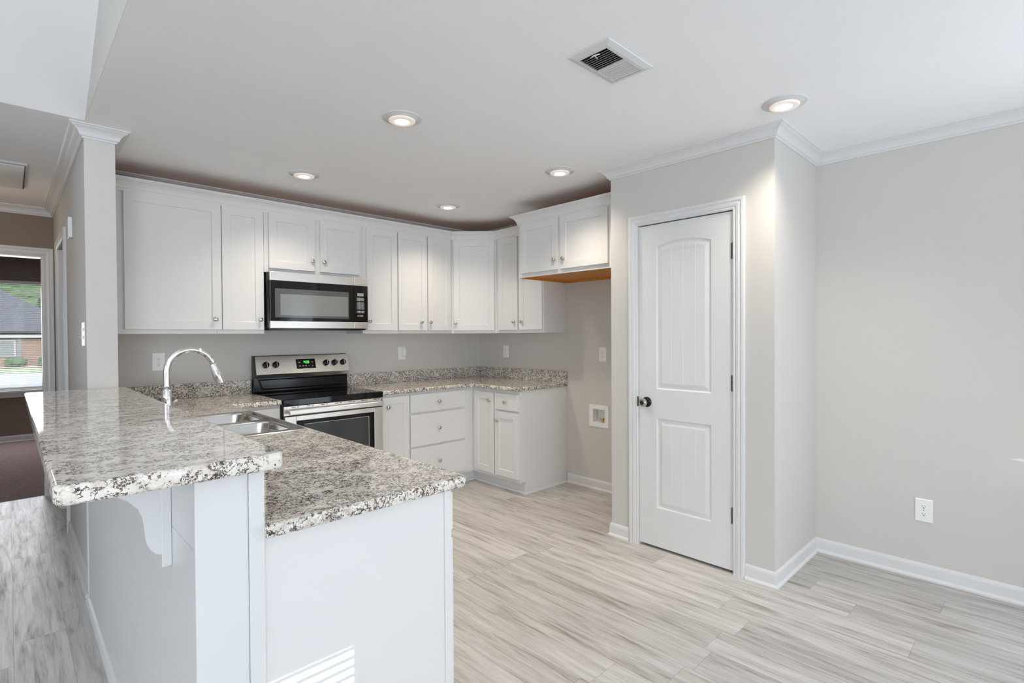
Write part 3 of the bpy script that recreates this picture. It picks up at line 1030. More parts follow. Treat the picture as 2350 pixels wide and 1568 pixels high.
# ------------------------------------------------------------------ sink
t = thing('kitchen_sink', 'stainless double bowl drop-in sink in the peninsula counter', 'sink', ((SX0 + SX1) / 2, (SY0 + SY1) / 2, LZ1))
bowls = [(-3.100, -2.716, -1.456, -1.096), (-3.100, -2.718, -1.846, -1.506)]
mb = MB()
o_ = rrect(SX0, SX1, SY0, SY1, 0.03)
rg = []
for ins, z in ((0, LZ1 + 0.0006), (0.001, LZ1 + 0.003), (0.006, LZ1 + 0.0055), (0.014, LZ1 + 0.0055), (0.018, LZ1 + 0.0040)):
    rg.append([(x, y, z) for x, y in offset_poly(o_, ins)])
vr = mb.loops(rg, True, False, False, True)
zt = LZ1 + 0.0040
brs = [rrect(*b[:2], *b[2:], 0.075, 8) for b in bowls]
mb.fill([vr[-1]] + [[(x, y, zt) for x, y in b] for b in brs])
mb.build('rim', M['sink'], t, merge=True)
for b in brs:
    mb = MB()
    rg = []
    for ins, z in ((0, zt), (0.004, zt - 0.003), (0.007, zt - 0.010), (0.010, zt - 0.12), (0.016, zt - 0.155), (0.032, zt - 0.172), (0.06, zt - 0.176)):
        rg.append([(x, y, z) for x, y in offset_poly(b, ins)])
    vr = mb.loops(rg, True, False, False, True)
    mb.face(vr[-1], True)
    # outer skin so the bowl has thickness
    o2 = mb.build('bowl', M['sink'], t)
    bx = sum(p[0] for p in b) / len(b); by = sum(p[1] for p in b) / len(b)
    mb = MB(); mb.lathe([(0.001, 0.0), (0.018, 0.0), (0.040, 0.0015), (0.043, 0.0035), (0.044, 0.0)], (bx, by, zt - 0.1755), (0, 0, 1), 20)
    mb.build('drain', M['chrome'], o2)

# faucet
FX, FY = -3.163, -1.49
t = thing('faucet', 'chrome gooseneck pull-down faucet standing behind the sink', 'faucet', (FX, FY, LZ1))
zb = LZ1 + 0.0042
mb = MB()
mb.lathe([(0.028, 0), (0.028, 0.004), (0.0245, 0.008), (0.0240, 0.09), (0.0225, 0.14), (0.0180, 0.187), (0.0165, 0.190), (0.0140, 0.190)], (FX, FY, zb), (0, 0, 1), 24)
mb.build('base_body', M['chrome'], t)
mb = MB()
ra = 0.0975
ztop = 1.193
pts = [(FX, FY, zb + 0.185 + (ztop - zb - 0.185) * k / 4) for k in range(5)]
for k in range(1, 25):
    a = PI * k / 24 * (165 / 180)
    pts.append((FX + ra - ra * math.cos(a), FY, ztop + ra * math.sin(a)))
end = Vector(pts[-1])
tdir = (Vector(pts[-1]) - Vector(pts[-2])).normalized()
mb.tube(pts, 0.0133, 18)
mb.build('spout', M['chrome'], t)
mb = MB()
mb.lathe([(0.0120, -0.004), (0.0158, 0.0), (0.0165, 0.006), (0.0175, 0.012), (0.0215, 0.060), (0.0235, 0.095), (0.0225, 0.101), (0.0175, 0.102), (0.015, 0.098)], tuple(end), tuple(tdir), 24)
mb.build('spray_head', M['chrome'], t)
mb = MB()
mb.tube([(FX, FY - 0.018, zb + 0.10), (FX + 0.004, FY - 0.040, zb + 0.105), (FX + 0.012, FY - 0.062, zb + 0.120), (FX + 0.022, FY - 0.090, zb + 0.150)], [0.011, 0.009, 0.007, 0.006], 12)
mb.build('lever_handle', M['chrome'], t)
mb = MB(); mb.lathe([(0.023, 0), (0.023, 0.003), (0.018, 0.006), (0.001, 0.007)], (-2.945, -0.80, LZ1), (0, 0, 1), 18)
tag(mb.build('sink_hole_cap', M['chrome']), 'small round chrome cap lying on the granite behind the sink', 'cap')

# ------------------------------------------------------------------ range
RX0, RX1 = -2.3325, -1.5665
t = thing('range', 'freestanding electric range with black glass cooktop and stainless front', 'stove', ((RX0 + RX1) / 2, -0.33, 0))
mb = MB(); mb.box(RX0, RX1, -0.632, -0.012, 0.0, 0.885, 0.003)
mb.build('body', M['black'], t)
mb = MB()
mb.box(RX0 - 0.001, RX1 + 0.001, -0.655, -0.10, 0.8855, 0.9145, 0.004, 2)
mb.box(RX0 - 0.001, RX1 + 0.001, -0.662, -0.634, 0.868, 0.9150, 0.005, 2)
ck = mb.build('cooktop', M['blackglass'], t)
for bx, by, br in ((-2.13, -0.48, 0.105), (-1.76, -0.48, 0.085), (-2.13, -0.22, 0.080), (-1.76, -0.22, 0.105)):
    mb = MB()
    for rr in (br, br * 0.62):
        mb.loops([[(bx + q * math.cos(2 * PI * i / 40), by + q * math.sin(2 * PI * i / 40), 0.9147) for i in range(40)] for q in (rr, rr - 0.0022)], True, False, False)
    mb.build('burner_ring', M['ring'], ck)
# steel front: band above the door, door frame, handle
DTZ = 0.790
mb = MB()
mb.box(RX0 + 0.006, RX1 - 0.006, -0.648, -0.633, 0.800, 0.866, 0.002)
vt = mb.build('vent_trim', M['steel'], t)
for k in range(7):
    for z in (0.857, 0.8065):
        x = RX0 + 0.06 + k * 0.105
        for dx, w in ((0, 0.028), (0.036, 0.016)):
            mb = MB(); mb.box(x + dx, x + dx + w, -0.6492, -0.6478, z - 0.0022, z + 0.0022)
            mb.build('vent_slot', M['dark'], vt)
mb = MB()
x0, x1, z0, z1 = RX0 + 0.008, RX1 - 0.008, 0.205, 0.795
wx0, wx1, wz0, wz1 = RX0 + 0.085, RX1 - 0.080, 0.36, 0.762
mb.box(x0, wx0, -0.668, -0.634, z0, z1, 0.002); mb.box(wx1, x1, -0.668, -0.634, z0, z1, 0.002)
mb.box(wx0, wx1, -0.668, -0.634, wz1, z1, 0.002); mb.box(wx0, wx1, -0.668, -0.634, z0, wz0, 0.002)
od = mb.build('oven_door', M['steel'], t)
mb = MB(); mb.box(wx0 + 0.0006, wx1 - 0.0006, -0.664, -0.640, wz0 + 0.0006, wz1 - 0.0006)
mb.build('door_glass', M['blackglass'], od)
mb = MB(); mb.box(wx0 + 0.055, wx1 - 0.045, -0.6652, -0.6641, wz0 + 0.05, wz1 - 0.028)
mb.build('oven_window', M['ovenglass'], od)
mb = MB()
mb.box(wx1 - 0.0006, wx1 + 0.003, -0.6695, -0.6675, wz0, wz1); mb.box(wx0 + 0.055, wx1 - 0.045, -0.6658, -0.6650, wz1 - 0.030, wz1 - 0.028)
mb.box(wx1 - 0.047, wx1 - 0.045, -0.6658, -0.6650, wz0 + 0.05, wz1 - 0.028)
mb.build('window_edge', M['whiteprint'], od)
mb = MB()
mb.box(RX0 + 0.020, RX1 - 0.020, -0.716, -0.694, 0.8105, 0.8445, 0.006, 3)
for x in (RX0 + 0.03, RX1 - 0.055):
    mb.box(x, x + 0.025, -0.697, -0.660, 0.817, 0.838, 0.002)
mb.build('handle', M['steel'], od)
mb = MB(); mb.box(RX0 + 0.008, RX1 - 0.008, -0.664, -0.634, 0.045, 0.197, 0.003)
mb.build('storage_drawer', M['steel'], t)
# backguard
mb = MB()
pr = [(-0.012, 0.90), (-0.072, 0.90), (-0.072, 0.915), (-0.062, 0.925), (-0.062, 1.035), (-0.0865, 1.031), (-0.050, 1.197), (-0.040, 1.2015), (-0.012, 1.2015)]
mb.loops([[(RX0 + 0.002, y, z) for y, z in pr], [(RX1 - 0.002, y, z) for y, z in pr]])
mb.build('backguard', M['black'], t)
mb = MB()
rp = [[(RX0 + 0.055, -0.0622, 0.935), (RX1 - 0.012, -0.0622, 0.935), (RX1 - 0.012, -0.0622, 1.018), (RX0 + 0.03, -0.0622, 1.018)],
      [(RX0 + 0.068, -0.068, 0.945), (RX1 - 0.02, -0.068, 0.945), (RX1 - 0.02, -0.068, 1.010), (RX0 + 0.045, -0.068, 1.010)]]
mb.loops(rp, True, True, True)
mb.build('riser_panel', M['black'], t)
mb = MB()
cp = [(-0.0605, 1.190), (-0.0535, 1.1965), (-0.0465, 1.1965), (-0.0865, 1.0295), (-0.0905, 1.0275), (-0.1055, 1.0565)]
cp = [(-0.1055, 1.0575), (-0.0905, 1.0275), (-0.0800, 1.0275), (-0.0480, 1.1965), (-0.0560, 1.1965)]
mb.loops([[(RX0 + 0.012 + (0.0 if z > 1.1 else -0.004), y, z) for y, z in cp], [(RX1 + (0.012 if z > 1.1 else 0.004) - 0.006, y, z) for y, z in cp]])
pn = mb.build('control_panel', M['steel'], t)
# panel frame: a along x, b up the sloped face, c outward
p0 = Vector((0, -0.1055, 1.0575)); p1 = Vector((0, -0.0560, 1.1965))
bdir = (p1 - p0).normalized(); L = (p1 - p0).length
cdir = Vector((0, -bdir.z, bdir.y))
pm = Matrix((Vector((1, 0, 0)), bdir, cdir)).transposed().to_4x4(); pm.translation = p0
def pb(z):
    return (z - 1.0575) / bdir.z
mb = MB(pm); mb.box(-2.014, -1.856, pb(1.090), pb(1.166), 0.0, 0.0022, 0.001)
disp = mb.build('display_panel', M['blackglass'], pn)
def seg7(mb, ch, x, y, w, h, tk, c0, c1):
    segs = {'0': 'abcdef', '4': 'fgbc', '9': 'abcdfg', '1': 'bc', '2': 'abged', '3': 'abgcd', '5': 'afgcd', '6': 'afgedc', '7': 'abc', '8': 'abcdefg'}[ch]
    R_ = {'a': (x, x + w, y + h - tk, y + h), 'g': (x, x + w, y + h / 2 - tk / 2, y + h / 2 + tk / 2), 'd': (x, x + w, y, y + tk),
          'f': (x, x + tk, y + h / 2, y + h), 'b': (x + w - tk, x + w, y + h / 2, y + h), 'e': (x, x + tk, y, y + h / 2), 'c': (x + w - tk, x + w, y, y + h / 2)}
    for q in segs:
        mb.box(*R_[q], c0, c1)
mb = MB(pm)
bb = pb(1.132)
for i, (ch, x) in enumerate((('4', -1.953), ('0', -1.935), ('9', -1.920))):
    seg7(mb, ch, x, bb, 0.0115, 0.0195, 0.0028, 0.0022, 0.0028)
mb.box(-1.9395, -1.9375, bb + 0.004, bb + 0.0065, 0.0022, 0.0028); mb.box(-1.9395, -1.9375, bb + 0.012, bb + 0.0145, 0.0022, 0.0028)
mb.build('clock_digits', M['green'], disp, label='green clock digits reading 4:09')
for x, z, w in ((-1.998, 1.137, 0.017), (-1.995, 1.108, 0.016), (-1.967, 1.108, 0.016), (-1.943, 1.108, 0.013)):
    mb = MB(pm)
    mb.box(x, x + w, pb(z), pb(z) + 0.0035, 0.0022, 0.0027)
    mb.box(x + 0.002, x + w - 0.002, pb(z) + 0.0037, pb(z) + 0.0060, 0.0022, 0.0027)
    mb.build('button_print', M['whiteprint'], disp)
for z, d in ((1.138, 1), (1.110, -1)):
    v = [(-1.888, pb(z), 0.0024), (-1.878, pb(z), 0.0024), (-1.883, pb(z) + 0.006 * d, 0.0024)]
    mb = MB(pm)
    mb.face([mb.v(p) for p in v])
    mb.build('arrow_print', M['whiteprint'], disp)
mb = MB(pm); mb.box(-1.921, -1.905, pb(1.110), pb(1.110) + 0.004, 0.0022, 0.0027)
mb.build('red_button_print', M['redprint'], disp)
mb = MB(pm)
x = -1.965
for k, w in enumerate((0.004, 0.003, 0.006, 0.003, 0.003, 0.003, 0.003, 0.005, 0.003, 0.005)):
    mb.box(x, x + w, pb(1.0735), pb(1.0735) + 0.0045, 0.0, 0.0006)
    x += w + 0.0022
mb.build('maker_lettering', M['greyprint'], pn)
for kx, dx in ((-2.250, 0.0), (-2.175, 0.0)):
    pass
for x, z in ((-2.222, 1.168), (-2.213, 1.168), (-2.202, 1.168), (-1.786, 1.170), (-1.681, 1.166), (-1.672, 1.167)):
    mb = MB(pm); mb.box(x, x + 0.006, pb(z), pb(z) + 0.002, 0.0, 0.0006)
    mb.build('panel_print', M['greyprint'], pn)
for kx in (-2.250, -2.175, -1.767, -1.693, -1.618):
    mb = MB(pm)
    for i in range(12):
        if i % 3 == 2:
            continue
        a0, a1 = 2 * PI * i / 12, 2 * PI * (i + 0.8) / 12
        q = [(kx + r_ * math.cos(a), pb(1.086) + r_ * math.sin(a), 0.0005) for r_, a in ((0.006, a0), (0.0072, a0), (0.0072, a1), (0.006, a1))]
        mb.face([mb.v(p) for p in q])
    mb.build('burner_symbol', M['greyprint'], pn)
for kx in (-2.250, -2.175, -1.767, -1.693, -1.618):
    mb = MB(pm)
    b0 = pb(1.128)
    mb.lathe([(0.0245, 0), (0.0250, 0.004), (0.0235, 0.010), (0.0225, 0.020), (0.019, 0.0225), (0.001, 0.023)], (kx, b0, 0), (0, 0, 1), 28)
    mb.box(kx - 0.0055, kx + 0.0055, b0 - 0.0225, b0 + 0.0225, 0.020, 0.031, 0.002)
    k = mb.build('burner_knob', M['black'], pn)
    mb = MB(pm)
    mb.box(kx + 0.0005, kx + 0.003, b0 - 0.019, b0 + 0.019, 0.031, 0.0316)
    mb.build('pointer_line', M['whiteprint'], k)
    mb = MB(pm)
    mb.box(kx - 0.003, kx + 0.005, b0 + 0.0195, b0 + 0.0235, 0.0225, 0.0305)
    mb.build('red_mark', M['redprint'], k)

# ------------------------------------------------------------------ microwave
MX0, MX1, MZ0, MZ1, MY = -2.319, -1.549, 1.412, 1.8245, -0.400
t = thing('microwave', 'stainless over-the-range microwave mounted under the short cabinet', 'microwave', ((MX0 + MX1) / 2, -0.2, MZ0))
mb = MB(); mb.box(MX0 - 0.004, MX1 - 0.001, MY + 0.032, -0.002, MZ0 + 0.002, MZ1, 0.002)
mb.box(MX0 + 0.03, MX1 - 0.05, MY + 0.04, -0.03, MZ0 - 0.014, MZ0 + 0.002)
mb.build('housing', M['black'], t)
mb = MB(); mb.box(MX0 + 0.004, MX1 - 0.02, MY + 0.006, MY + 0.05, MZ0 - 0.012, MZ0 + 0.002)
mb.build('bottom_grille', M['black'], t)
XD = -1.6695
ZA, ZB = 1.465, 1.760
mb = MB()
mb.box(MX0, XD - 0.0015, MY, MY + 0.031, ZB, MZ1, 0.002); mb.box(MX0, XD - 0.0015, MY, MY + 0.031, MZ0, ZA, 0.002)
dr = mb.build('door', M['steel'], t)
mb = MB(); mb.box(MX0 + 0.0005, XD - 0.0015, MY + 0.001, MY + 0.031, ZA + 0.0004, ZB - 0.0004)
mb.build('door_glass', M['blackglass'], dr)
mb = MB()
mb.fill([[(x, MY + 0.0004, z) for x, z in rrect(-2.288, -1.715, 1.491, 1.703, 0.006, 3)], [(x, MY + 0.0004, z) for x, z in rrect(-2.251, -1.722, 1.506, 1.664, 0.004, 3)]])
mb.build('window_border', M['meshdark'], dr)
mb = MB()
f_ = [(x, MY + 0.0003, z) for x, z in rrect(-2.2505, -1.7225, 1.5065, 1.6635, 0.004, 3)]
mb.face([mb.v(p) for p in f_])
mb.build('screen_window', M['mesh'], dr)
mb = MB()
mb.box(XD + 0.001, MX1, MY, MY + 0.031, ZB, MZ1, 0.002); mb.box(XD + 0.001, MX1, MY, MY + 0.031, MZ0, ZA, 0.002); mb.box(XD + 0.001, MX1, MY + 0.020, MY + 0.0312, MZ0, MZ1)
cpn = mb.build('control_column', M['steel'], t)
mb = MB(); mb.box(XD + 0.001, MX1, MY + 0.0005, MY + 0.0198, ZA + 0.0004, ZB - 0.0004, 0.001)
kp = mb.build('keypad', M['blackglass'], cpn)
mb = MB(); mb.box(-1.642, -1.586, MY - 0.0004, MY + 0.0006, 1.6755, 1.700)
mb.build('display', M['lcd'], kp)
mb = MB()
def outline(x0, x1, z0, z1, t_=0.0012):
    mb.box(x0, x1, MY - 0.0002, MY + 0.0006, z0, z0 + t_); mb.box(x0, x1, MY - 0.0002, MY + 0.0006, z1 - t_, z1)
    mb.box(x0, x0 + t_, MY - 0.0002, MY + 0.0006, z0, z1); mb.box(x1 - t_, x1, MY - 0.0002, MY + 0.0006, z0, z1)
kx = [-1.646, -1.6243, -1.6027, -1.581]
for i in range(3):
    for j in range(4):
        z1 = 1.6275 - j * 0.0149
        outline(kx[i], kx[i + 1] - 0.0004, z1 - 0.0149, z1, 0.0008)
        cx = (kx[i] + kx[i + 1]) / 2
        mb.box(cx - 0.0022, cx + 0.0022, MY - 0.0002, MY + 0.0006, z1 - 0.0105, z1 - 0.0045)
    for j in range(2):
        z1 = 1.6635 - j * 0.0133
        outline(kx[i], kx[i + 1] - 0.0004, z1 - 0.0125, z1, 0.0009)
        mb.box(kx[i] + 0.005, kx[i + 1] - 0.006, MY - 0.0002, MY + 0.0006, z1 - 0.008, z1 - 0.0045)
    outline(kx[i], kx[i + 1] - 0.0004, 1.540, 1.5565, 0.0015)
    mb.box(kx[i] + 0.005, kx[i + 1] - 0.005, MY - 0.0002, MY + 0.0006, 1.546, 1.550)
outline(-1.640, -1.616, 1.509, 1.522, 0.0009); outline(-1.615, -1.591, 1.509, 1.522, 0.0009)
mb.box(-1.632, -1.626, MY - 0.0002, MY + 0.0006, 1.513, 1.518); mb.box(-1.607, -1.599, MY - 0.0002, MY + 0.0006, 1.513, 1.518)
mb.build('key_print', M['whiteprint'], kp)

# ------------------------------------------------------------------ outlets, switches
def outlet(label):
    """duplex receptacle facing -y, centred on the origin, back at y = 0"""
    t = thing('wall_outlet', label, 'outlet', (0, 0, 0), 'white duplex outlets')
    mb = MB()
    rg = []
    for ins, y in ((0, -0.0003), (0.0005, -0.003), (0.004, -0.006)):
        rg.append([(x, y, z) for x, z in offset_poly(rrect(-0.0395, 0.0395, -0.063, 0.063, 0.004, 3), ins)])
    vr = mb.loops(rg, True, True, False)
    mb.face(vr[-1])
    mb.build('face_plate', M['plastic'], t)
    for zc in (0.0205, -0.0205):
        mb = MB()
        ring0 = [(0.0165 * math.cos(a) * 1.0, max(-0.0125, min(0.0125, 0.0165 * math.sin(a)))) for a in [2 * PI * i / 32 for i in range(32)]]
        mb.loops([[(x, -0.0058, z + zc) for x, z in ring0], [(x * 0.97, -0.0075, z * 0.97 + zc) for x, z in ring0]])
        rc = mb.build('receptacle', M['plastic'], t)
        mb = MB()
        mb.box(-0.0068, -0.0050, -0.0079, -0.0074, zc + 0.000, zc + 0.0078)
        mb.box(0.0050, 0.0068, -0.0079, -0.0074, zc + 0.001, zc + 0.0072)
        mb.lathe([(0.0027, 0), (0.0027, 0.0005)], (0, -0.0074, zc - 0.0063), (0, -1, 0), 10)
        mb.build('socket_slots', M['dark'], rc)
    mb = MB(); mb.lathe([(0.003, 0), (0.003, 0.001), (0.001, 0.0014)], (0, -0.0058, 0), (0, -1, 0), 10)
    mb.build('screw', M['nickel'], t)
    return t
o0 = outlet('white duplex outlet on the back wall left of the range, behind the faucet')
o0.location = (-2.934, 0, 1.1795)
dup(o0, (-0.977, 0, 1.184), 0, 'white duplex outlet on the back wall with a white plug-in fitted')
dup(o0, (0, -0.415, 1.1845), -PI / 2, 'white duplex outlet above the short granite counter near the far corner')
dup(o0, (0, -1.632, 1.1805), -PI / 2, 'white duplex outlet high on the refrigerator alcove wall')
dup(o0, (XQ, -3.8365, 0.3765), -PI / 2, 'white duplex outlet low on the right wall near the baseboard')
# plug-in
t = thing('plug_in_freshener', 'white rounded plug-in freshener sticking out of the back wall outlet', 'plug-in', (-0.968, -0.03, 1.19))
mb = MB()
rg = []
for k in range(9):
    u = k / 8
    y = -0.008 - 0.040 * u
    s_ = math.sqrt(max(0.02, 1 - (max(0, u - 0.35) / 0.65) ** 2.2))
    rg.append([(-0.966 + 0.021 * s_ * math.cos(a), y, 1.196 + 0.036 * s_ * math.sin(a) - 0.010 * (math.sin(a) < -0.3)) for a in [2 * PI * i / 24 for i in range(24)]])
mb.loops(rg, True, True, True, True)
mb.build('shell', M['plastic'], t)
mb = MB(); mb.lathe([(0.0065, 0), (0.0065, 0.003), (0.001, 0.004)], (-0.961, -0.0455, 1.166), (0, -1, 0.2), 12)
mb.build('dial', M['plastic'], t)

# hallway switches seen edge-on
t = thing('light_switch', 'white double light switch on the hallway side of the wall end', 'switch', (XH, -0.73, 1.37))
mb = MB(); mb.box(XH - 0.006, XH - 0.0003, -0.79, -0.672, 1.306, 1.432, 0.002)
mb.build('face_plate', M['plastic'], t)
for z in (1.352, 1.395):
    mb = MB(); mb.box(XH - 0.013, XH - 0.006, -0.745, -0.735, z - 0.008, z + 0.008, 0.001)
    mb.build('toggle', M['plastic'], t)
t = thing('thermostat', 'small white box high on the hallway side of the wall end', 'thermostat', (XH, -0.10, 2.03))
mb = MB(); mb.box(XH - 0.022, XH - 0.0003, -0.15, -0.07, 1.965, 2.09, 0.004)
mb.build('case', M['plastic'], t)

# refrigerator water supply box
t = thing('water_supply_box', 'white recessed water supply box with brass valve in the alcove wall', 'valve box', (0, -1.588, 0.645))
ym, zm_ = -1.5885, 0.6440
mb = MB()
fr = frame_mat((0, ym, zm_), (0, -1, 0), (-1, 0, 0))
mb = MB(fr)
o1 = rrect(-0.102, 0.102, -0.096, 0.096, 0.004, 2)
i1 = rrect(-0.0625, 0.0625, -0.058, 0.058, 0.003, 2)
mb.loops([[(x, z, 0.0003) for x, z in o1], [(x, z, 0.005) for x, z in o1], [(x, z, 0.005) for x, z in i1], [(x * 0.985, z * 0.985, 0.003) for x, z in i1], [(x * 0.97, z * 0.97, -0.070) for x, z in i1]], True, False, True)
mb.build('frame', M['plastic'], t, merge=True)
mb = MB(fr); mb.box(-0.045, 0.045, -0.030, 0.044, -0.0695, -0.067)
mb.build('back_label', M['plastic'], t)
mb = MB(fr)
mb.lathe([(0.011, 0), (0.011, 0.014), (0.008, 0.016), (0.008, 0.026), (0.010, 0.027), (0.010, 0.034), (0.004, 0.035)], (0.018, -0.033, -0.048), (0, 0, 1), 14)
mb.lathe([(0.006, 0), (0.006, 0.022), (0.008, 0.023), (0.008, 0.028)], (0.018, -0.033, -0.030), (-1, 0.1, 0), 12)
mb.box(0.024, 0.034, -0.050, -0.014, -0.040, -0.028, 0.002)
mb.tube([(0.018, -0.0555, -0.045), (0.018, -0.034, -0.045)], 0.007, 10)
mb.build('valve', M['brass'], t)

# spackle mark on the right wall
mb = MB(frame_mat((XQ, -4.235, 0.715), (0, 1, 0), (-1, 0, 0)))
mb.face([mb.v(p) for p in [(-0.03, -0.002, 0.0006), (0.0, -0.006, 0.0006), (0.02, -0.005, 0.0006), (0.042, -0.001, 0.0006), (0.065, 0.002, 0.0006), (0.04, 0.005, 0.0006), (0.022, 0.010, 0.0006), (0.005, 0.006, 0.0006), (-0.03, 0.006, 0.0006)]])
o_ = mb.build('spackle_patch', M['spackle'])
tag(o_, 'small pale paint scuff on the right wall at the picture\'s edge', 'paint mark')

# ------------------------------------------------------------------ ceiling fixtures
def downlight(label):
    t = thing('recessed_light', label, 'ceiling light', (0, 0, 0), 'recessed kitchen ceiling lights')
    mb = MB()
    mb.lathe([(0.099, 0.0), (0.099, -0.002), (0.093, -0.0045), (0.072, -0.006), (0.0675, -0.012), (0.066, -0.012), (0.066, 0.0)], (0, 0, 0), (0, 0, 1), 40)
    mb.build('trim_ring', M['trim'], t)
    mb = MB()
    mb.lathe([(0.0655, -0.006), (0.0655, -0.0155), (0.0625, -0.0175), (0.036, -0.0185), (0.0355, -0.006)], (0, 0, 0), (0, 0, 1), 40)
    mb.build('glowing_rim', M['lensring'], t)
    mb = MB()
    mb.lathe([(0.0350, -0.006), (0.0350, -0.0188), (0.022, -0.0195), (0.001, -0.020)], (0, 0, 0), (0, 0, 1), 40)
    mb.build('lens', M['lens'], t)
    return t
LP = [(-2.255, -2.056, 'white recessed ceiling light over the middle of the peninsula aisle, left of the centre'),
      (-2.245, -0.832, 'white recessed ceiling light above the microwave'),
      (-1.038, -2.046, 'white recessed ceiling light in front of the refrigerator cabinet'),
      (-1.018, -0.796, 'smallest white recessed ceiling light, nearest the far cabinet corner'),
      (-1.038, -3.438, 'white recessed ceiling light outside the pantry corner, nearest the right wall')]
d0 = downlight(LP[0][2])
SPOT = D.lights.new('recessed_lamp', 'SPOT')
SPOT.energy = 38
SPOT.color = (1.0, 0.87, 0.71)
SPOT.spot_size = R(128)
SPOT.spot_blend = 1.0
SPOT.shadow_soft_size = 0.05
LP = [(-3.686 + (x + 3.686) * 1.007, -4.318 + (y + 4.318) * 1.007, lb) for x, y, lb in LP]
for i, (x, y, lb) in enumerate(LP):
    if i == 0:
        d0.location = (x, y, CEIL); d0['label'] = lb
    else:
        dup(d0, (x, y, CEIL), 0, lb)
    o = D.objects.new('recessed_lamp', SPOT)
    o.location = (x, y, CEIL - 0.035)
    COL.objects.link(o)

# supply register
t = thing('ceiling_vent', 'white ceiling air register with a bent damaged louver', 'vent', (-1.93, -3.08, CEIL))
vx0, vx1, vy0, vy1 = -2.083, -1.775, -3.182, -2.982
gx0, gx1, gy0, gy1 = -2.042, -1.800, -3.142, -3.010
mb = MB()
z = CEIL
rg = [[(x, y, z - 0.0003) for x, y in ((vx0, vy0), (vx1, vy0), (vx1, vy1), (vx0, vy1))],
      [(x, y, z - 0.004) for x, y in ((vx0 + .002, vy0 + .002), (vx1 - .002, vy0 + .002), (vx1 - .002, vy1 - .002), (vx0 + .002, vy1 - .002))],
      [(x, y, z - 0.010) for x, y in ((vx0 + .026, vy0 + .026), (vx1 - .026, vy0 + .026), (vx1 - .026, vy1 - .026), (vx0 + .026, vy1 - .026))]]
rg.append([(gx0, gy0, z - 0.010), (gx1, gy0, z - 0.010), (gx1, gy1, z - 0.010), (gx0, gy1, z - 0.010)])
rg.append([(gx0, gy0, z - 0.001), (gx1, gy0, z - 0.001), (gx1, gy1, z - 0.001), (gx0, gy1, z - 0.001)])
mb.loops(rg, True, False, False)
mb.build('face_frame', M['trim'], t, merge=True)
mb = MB(); mb.box(gx0 - 0.002, gx1 + 0.002, gy0 - 0.002, gy1 + 0.002, z - 0.0015, z - 0.0008)
mb.build('duct_opening', M['dark'], t)
mb = MB()
xm = (gx0 + gx1) / 2
n = 18
for k in range(n):
    x = gx0 + 0.006 + (gx1 - gx0 - 0.010) * k / (n - 1)
    tl = 0.0048 if x < xm else -0.0072
    if k < 1:
        continue
    mb.loops([[(x - tl, y, z - 0.0105), (x - tl + 0.0012, y, z - 0.0105), (x + tl + 0.0012, y, z - 0.002), (x + tl, y, z - 0.002)] for y in (gy0, gy1)])
mb.box(xm - 0.002, xm + 0.0015, gy0, gy1, z - 0.0108, z - 0.002)
mb.build('louvers', M['trim'], t)
mb = MB()
mb.tube([(gx0 + 0.012, gy0 + 0.040, z - 0.012), (gx0 - 0.004, gy0 + 0.055, z - 0.018), (gx0 + 0.010, gy0 + 0.085, z - 0.012)], 0.0022, 6)
mb.tube([(gx0 - 0.004, gy0 + 0.055, z - 0.018), (gx0 + 0.026, gy0 + 0.062, z - 0.016)], 0.002, 6)
mb.build('bent_lever', M['trim'], t)

# hall ceiling access panel
t = thing('ceiling_grille', 'white return air panel set in the hallway ceiling, slightly ajar', 'vent', (-3.9, 0.52, CEIL))
mb = MB()
hx0, hx1, hy0, hy1 = -4.16, -3.585, 0.16, 0.87
outr = [(hx0, hy0), (hx1, hy0), (hx1, hy1), (hx0, hy1)]
inn = offset_poly(outr, 0.038)
mb.loops([[(x, y, CEIL - 0.0004) for x, y in outr], [(x, y, CEIL - 0.012) for x, y in outr], [(x, y, CEIL - 0.012) for x, y in inn], [(x, y, CEIL - 0.003) for x, y in inn]])
mb.build('frame', M['trim'], t, merge=True)
mb = MB(Matrix.Translation((0, 0, 0)))
mb.box(hx0 + 0.03, hx1 - 0.012, hy0 + 0.03, hy1 - 0.03, CEIL - 0.022, CEIL - 0.0125)
mb.build('door_panel', M['trim'], t)
mb = MB(); mb.box(hx1 - 0.0105, hx1 - 0.0065, hy0 + 0.03, hy1 - 0.02, CEIL - 0.020, CEIL - 0.0122)
mb.build('gap', M['dark'], t)

# ------------------------------------------------------------------ bedroom window, blind, sill
t = thing('window_1', 'white bedroom window with sash and sill at the end of the hall view', 'window', ((WX0 + WX1) / 2, YF, WZ0), kind='structure')
mb = MB()
for x0, x1, z0, z1 in ((WX0, WX0 + 0.04, WZ0, WZ1), (WX1 - 0.04, WX1, WZ0, WZ1), (WX0, WX1, WZ0, WZ0 + 0.04), (WX0, WX1, WZ1 - 0.04, WZ1), (WX0, WX1, 1.40, 1.44)):
    mb.box(x0, x1, YF + 0.055, YF + 0.10, z0, z1)
mb.build('sash', M['trim'], t)
mb = MB(); mb.box(WX0 + 0.03, WX1 - 0.03, YF + 0.072, YF + 0.076, WZ0 + 0.03, WZ1 - 0.03)
mb.build('pane', M['glass'], t)
mb = MB(); mb.box(WX0 - 0.05, WX1 + 0.05, YF - 0.045, YF + 0.055, WZ0 - 0.022, WZ0 + 0.004, 0.003)
mb.box(WX0 - 0.03, WX1 + 0.03, YF - 0.014, YF - 0.0005, WZ0 - 0.085, WZ0 - 0.022, 0.002)
mb.build('sill', M['trim'], t)

